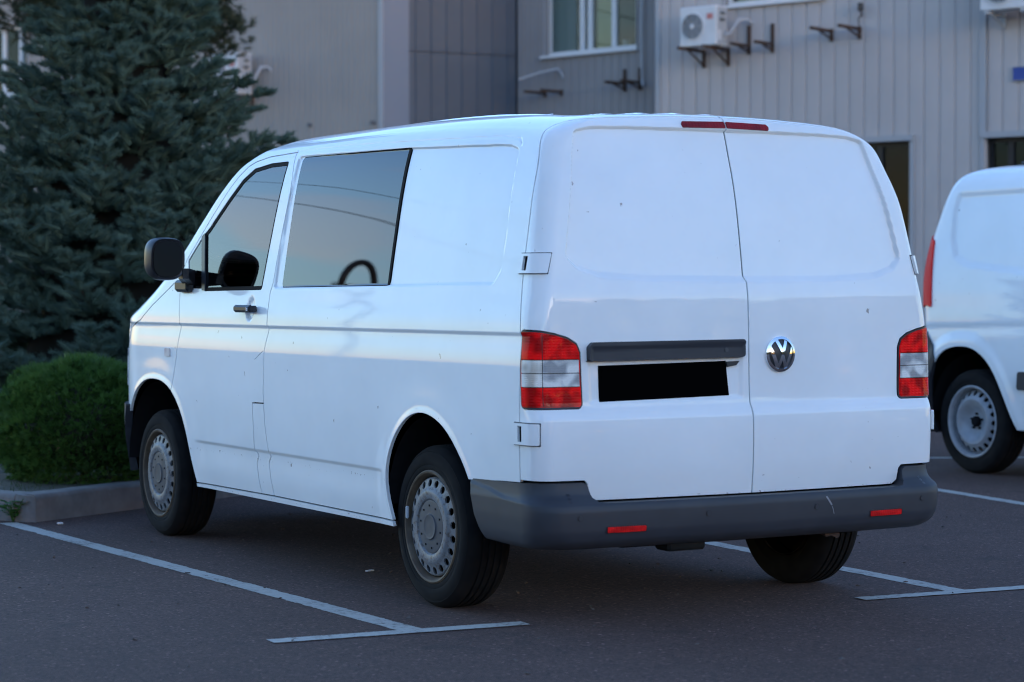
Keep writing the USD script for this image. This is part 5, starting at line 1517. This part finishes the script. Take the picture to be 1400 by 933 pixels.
# ---- air conditioners, brackets and fittings on the walls
def air_con(wall, u_far, z0, w, h, depth, out0, label, name='air_conditioner', group=None):
    """u_far: far (left) end; the unit runs towards smaller u."""
    t = thing(name, label, 'air conditioner', (0, 0, 0))
    u1, u0 = u_far, u_far - w
    obj('casing', wall.box(u0, u1, z0, z0 + h, out0, out0 + depth, .012), ACW, t)
    c = (u1 - w * .36, z0 + h * .5); R = min(h * .43, w * .31)
    M_ = lambda th, o: (trimesh.transformations.translation_matrix((c[0], o, c[1])) @ rotm([1, 0, 0], math.pi / 2))
    rg = trimesh.creation.annulus(R * .93, R, .02, sections=40); rg.apply_transform(M_(0, out0 + depth + .004)); obj('fan_ring', wall.local(rg), ACW, t)
    dk = trimesh.creation.cylinder(R * .935, .012, sections=40); dk.apply_transform(M_(0, out0 + depth + .001)); fan = obj('fan_opening', wall.local(dk), GRILLE, t)
    bars = []
    for rr in np.linspace(.2, .9, 8) * R:
        q = trimesh.creation.torus(rr, .0035, 36, 5); q.apply_transform(M_(0, out0 + depth + .013)); bars.append(q)
    for a in np.arange(8) / 8 * 2 * math.pi:
        bars.append(tube([(c[0] + R * .15 * math.cos(a), out0 + depth + .014, c[1] + R * .15 * math.sin(a)), (c[0] + R * .95 * math.cos(a), out0 + depth + .012, c[1] + R * .95 * math.sin(a))], .004, 5))
    g_ = cat_(bars); g_.vertices = wall.P(g_.vertices[:, 0], g_.vertices[:, 2], g_.vertices[:, 1]); obj('fan_grille', g_, ACSIDE, t)
    hb = trimesh.creation.cylinder(R * .17, .02, sections=24); hb.apply_transform(M_(0, out0 + depth + .016)); obj('fan_hub', wall.local(hb), ACW, t)
    obj('sticker', wall.box(u0 + w * .10, u0 + w * .26, z0 + h * .66, z0 + h * .80, out0 + depth + .0005, out0 + depth + .003), STICKER, t)
    obj('side_panel', wall.box(u0 - .004, u0 - .0005, z0 + .02, z0 + h - .02, out0 + .02, out0 + depth - .02), ACSIDE, t)
    obj('valve', cat_([wall.box(u0 - .03, u0 - .004, z0 + h * .78, z0 + h * .84, out0 + .09, out0 + .16), wall.box(u0 - .03, u0 - .004, z0 + h * .62, z0 + h * .68, out0 + .09, out0 + .18)]), GRILLE, t)
    obj('side_label', wall.box(u0 - .006, u0 - .0045, z0 + h * .12, z0 + h * .38, out0 + .15, out0 + .21), ACW, t)
    for k in (0, 1):
        pp = np.array([(u0 - .02, out0 + .10 - .03 * k, z0 + h * (.25 + .1 * k)), (u0 - .08, out0 + .06, z0 + h * .3), (u0 - .16, out0 - .01, z0 + h * (.62 + .06 * k)), (u0 - .22, out0 - .08, z0 + h * .66), (u0 - .25, -.02, z0 + h * (.55 + .03 * k))])
        q = tube(wall.P(pp[:, 0], pp[:, 2], pp[:, 1]), .014, 8); obj('pipe', q, PIPEW, t, smooth=True)
    return t


def bracket(wall, u, z, reach, drop, label, upright=0.0, group=None, mat=RUSTY, brace=True):
    """Cantilever wall bracket: arm at height z, wall plate below (drop) or above (upright), diagonal brace."""
    t = thing('wall_bracket', label, 'bracket', (0, 0, 0), 0, group)
    obj('arm', wall.box(u - .018, u + .018, z - .018, z + .018, .006, reach), mat, t)
    obj('wall_plate', wall.box(u - .020, u + .020, z - drop, z + max(upright, .03), .004, .03), mat, t)
    if brace:
        pp = np.array([(u, .03, z - drop + .03), (u, reach * .62, z - .015)]); obj('brace', tube(wall.P(pp[:, 0], pp[:, 2], pp[:, 1]), .013, 6), mat, t)
    return t


air_con(WC, .475, 4.20, .54, .48, .24, .20, 'white air conditioner with a red sticker, left of the upper right window', 'air_conditioner')
for u, wh in ((.40, 'left'), (.04, 'right')):
    bracket(WC, u, 4.175, .58, .20, f'rusty bracket carrying the {wh} end of the air conditioner with the red sticker', mat=RUSTY)
for u, wh in ((-.261, 'left'), (-.597, 'right')):
    bracket(WC, u, 4.20, .42, .10, f'{wh} one of two empty rusty brackets with tall uprights beside the air conditioner', upright=.25)
for u, wh in ((-1.42, 'left'), (-1.80, 'right')):
    bracket(WC, u, 4.30, .50, .12, f'{wh} one of two empty rusty brackets alone on the right part of the wall')
for u, wh in ((.98, 'left'), (.717, 'right')):
    bracket(WD, u, 3.92, .40, .10, f'{wh} one of two rusty brackets with uprights below the recessed window', upright=.19)
for u, wh in ((2.40, 'left'), (2.10, 'right')):
    bracket(WD, u, 3.88, .42, .05, f'{wh} one of two flat dark brackets near the inner corner of the building', brace=False)
air_con(WC, -3.56, 4.34, .66, .52, .28, .14, 'white air conditioner cut by the top right corner of the photo', 'air_conditioner')
for u, wh in ((-3.66, 'left'), (-4.10, 'right')):
    bracket(WC, u, 4.31, .48, .14, f'grey bracket under the {wh} end of the top right air conditioner', mat=ACSIDE)
air_con(WA, 3.02, 3.95, .62, .58, .28, .12, 'pale air conditioner half hidden behind the right edge of the spruce', 'air_conditioner')
for u, wh in ((2.94, 'left'), (2.50, 'right')):
    bracket(WA, u, 3.92, .44, .14, f'dark bracket under the {wh} end of the air conditioner beside the spruce', mat=RUSTY)
ds = thing('drain_pipe', 'thin pale pipe running down the wall right of the recessed window', 'pipe', (0, 0, 0))
obj('pipe', tube(WD.P([.655, .655, .66, .65], [7.0, 5.1, 4.6, 3.96], [.05, .05, .06, .05]), .016, 8), PIPEW, ds, smooth=True)
obj('elbow', tube(WD.P([.65, .64, .60], [3.96, 3.90, 3.87], [.05, .06, .09]), .017, 8), PIPEW, ds, smooth=True)
ar = thing('hose_arm', 'pale condensate hose sticking out from the wall below the recessed window', 'hose', (0, 0, 0))
obj('hose', tube(WD.P([2.06, 2.08, 2.12, 2.3, 2.55], [4.06, 4.14, 4.19, 4.14, 4.05], [.02, .04, .06, .22, .38]), .015, 8), PIPEW, ar, smooth=True)
lp2 = thing('wall_lamp', 'small dark lamp on a short stem high on the right part of the wall', 'lamp', (0, 0, 0))
obj('lamp_head', WC.box(-1.875, -1.825, 4.50, 4.60, .05, .12, .012), SATIN, lp2)
obj('lamp_stem', tube(WC.P([-1.85, -1.85, -1.80], [4.50, 4.46, 4.45], [.08, .05, .0]), .010, 8), SATIN, lp2, smooth=True)
obj('lamp_cable', tube(WC.P([-1.80, -1.79, -1.80, -1.79], [4.45, 4.42, 4.35, 4.30], [.0, .03, .03, .02]), .006, 6), CABLE, lp2, smooth=True)
sg_ = thing('blue_sign', 'blue plate sign on the wall at the right edge of the photo', 'sign', (0, 0, 0))
obj('sign_plate', WC.box(-4.25, -3.775, 3.58, 3.725, .006, .03, .004), SIGNBLUE, sg_)
obj('sign_edge', cat_([WC.box(-4.255, -3.77, 3.574, 3.580, .006, .034), WC.box(-4.255, -3.77, 3.725, 3.731, .006, .034)]), FLASH, sg_)

# ------------------------------------------------------------------ what the van's glass and paint reflect: trees behind the photographer, extended left to dim the van side, a lamp post and wires off to the left
r_ = np.random.default_rng(21)
V = []
for i in range(44):
    az_ = math.radians(120 + i * 3.9); R_ = 50 + r_.normal(0, 2.0); x = -4 + R_ * math.sin(az_); y = -6 + R_ * math.cos(az_); h = r_.uniform(5.5, 8.5) * (1.0 if az_ < math.radians(225) else 1.45)  # left stretch is added and taller, to dim the side of the van
    n = 3200; dv = r_.normal(size=(n, 3)); dv /= np.linalg.norm(dv, axis=1, keepdims=True)
    C = np.array([x, y, h * .52]) + dv * np.array([2.9, 2.9, h * .50]) * (.80 + .3 * meshkit.fbm(dv * 2.5 + i, 3, i))[:, None] * (1 - .3 * r_.uniform(0, 1, (n, 1)) ** 2)
    V.append(leaf_cloud(C, .34, r_, 1.4))
put('far_tree_screen', tri_mesh(np.vstack(V)), FARLEAF, kind='stuff', label='row of dark trees behind the photographer, run on unseen to the left to dim the van side', category='trees')
lpst = thing('street_lamp', 'dark curved street lamp reflected in the rear side window of the van', 'street lamp', (-18.1, 36.4, 0))
aa = np.linspace(0, math.pi * .92, 14)
obj('pole', tube([(0, 0, 0), (0, 0, 6.4)] + [(0.5 - .5 * math.cos(a), 0, 6.4 + .9 * math.sin(a)) for a in aa], [.12, .11] + [.09] * 14, 10), SATIN, lpst, smooth=True)
obj('lamp_head', bx((.30, .24, .14), (1.05, 0, 6.55), .04), SATIN, lpst)
for k, (z0, z1, sag) in enumerate([(8.2, 9.6, .9), (6.4, 7.9, .8)]):
    cb = thing('overhead_cable', ['upper sagging cable reflected in the side windows of the van', 'lower sagging cable reflected in the side windows of the van'][k], 'cable', (0, 0, 0))
    f = np.linspace(0, 1, 40); pts = np.stack([-40 + 46 * f, 24 + 8 * f - 3 * k, z0 + (z1 - z0) * f - sag * np.sin(math.pi * f)], 1)
    obj('cable', tube(pts, .014, 6), CABLE, cb, smooth=True)
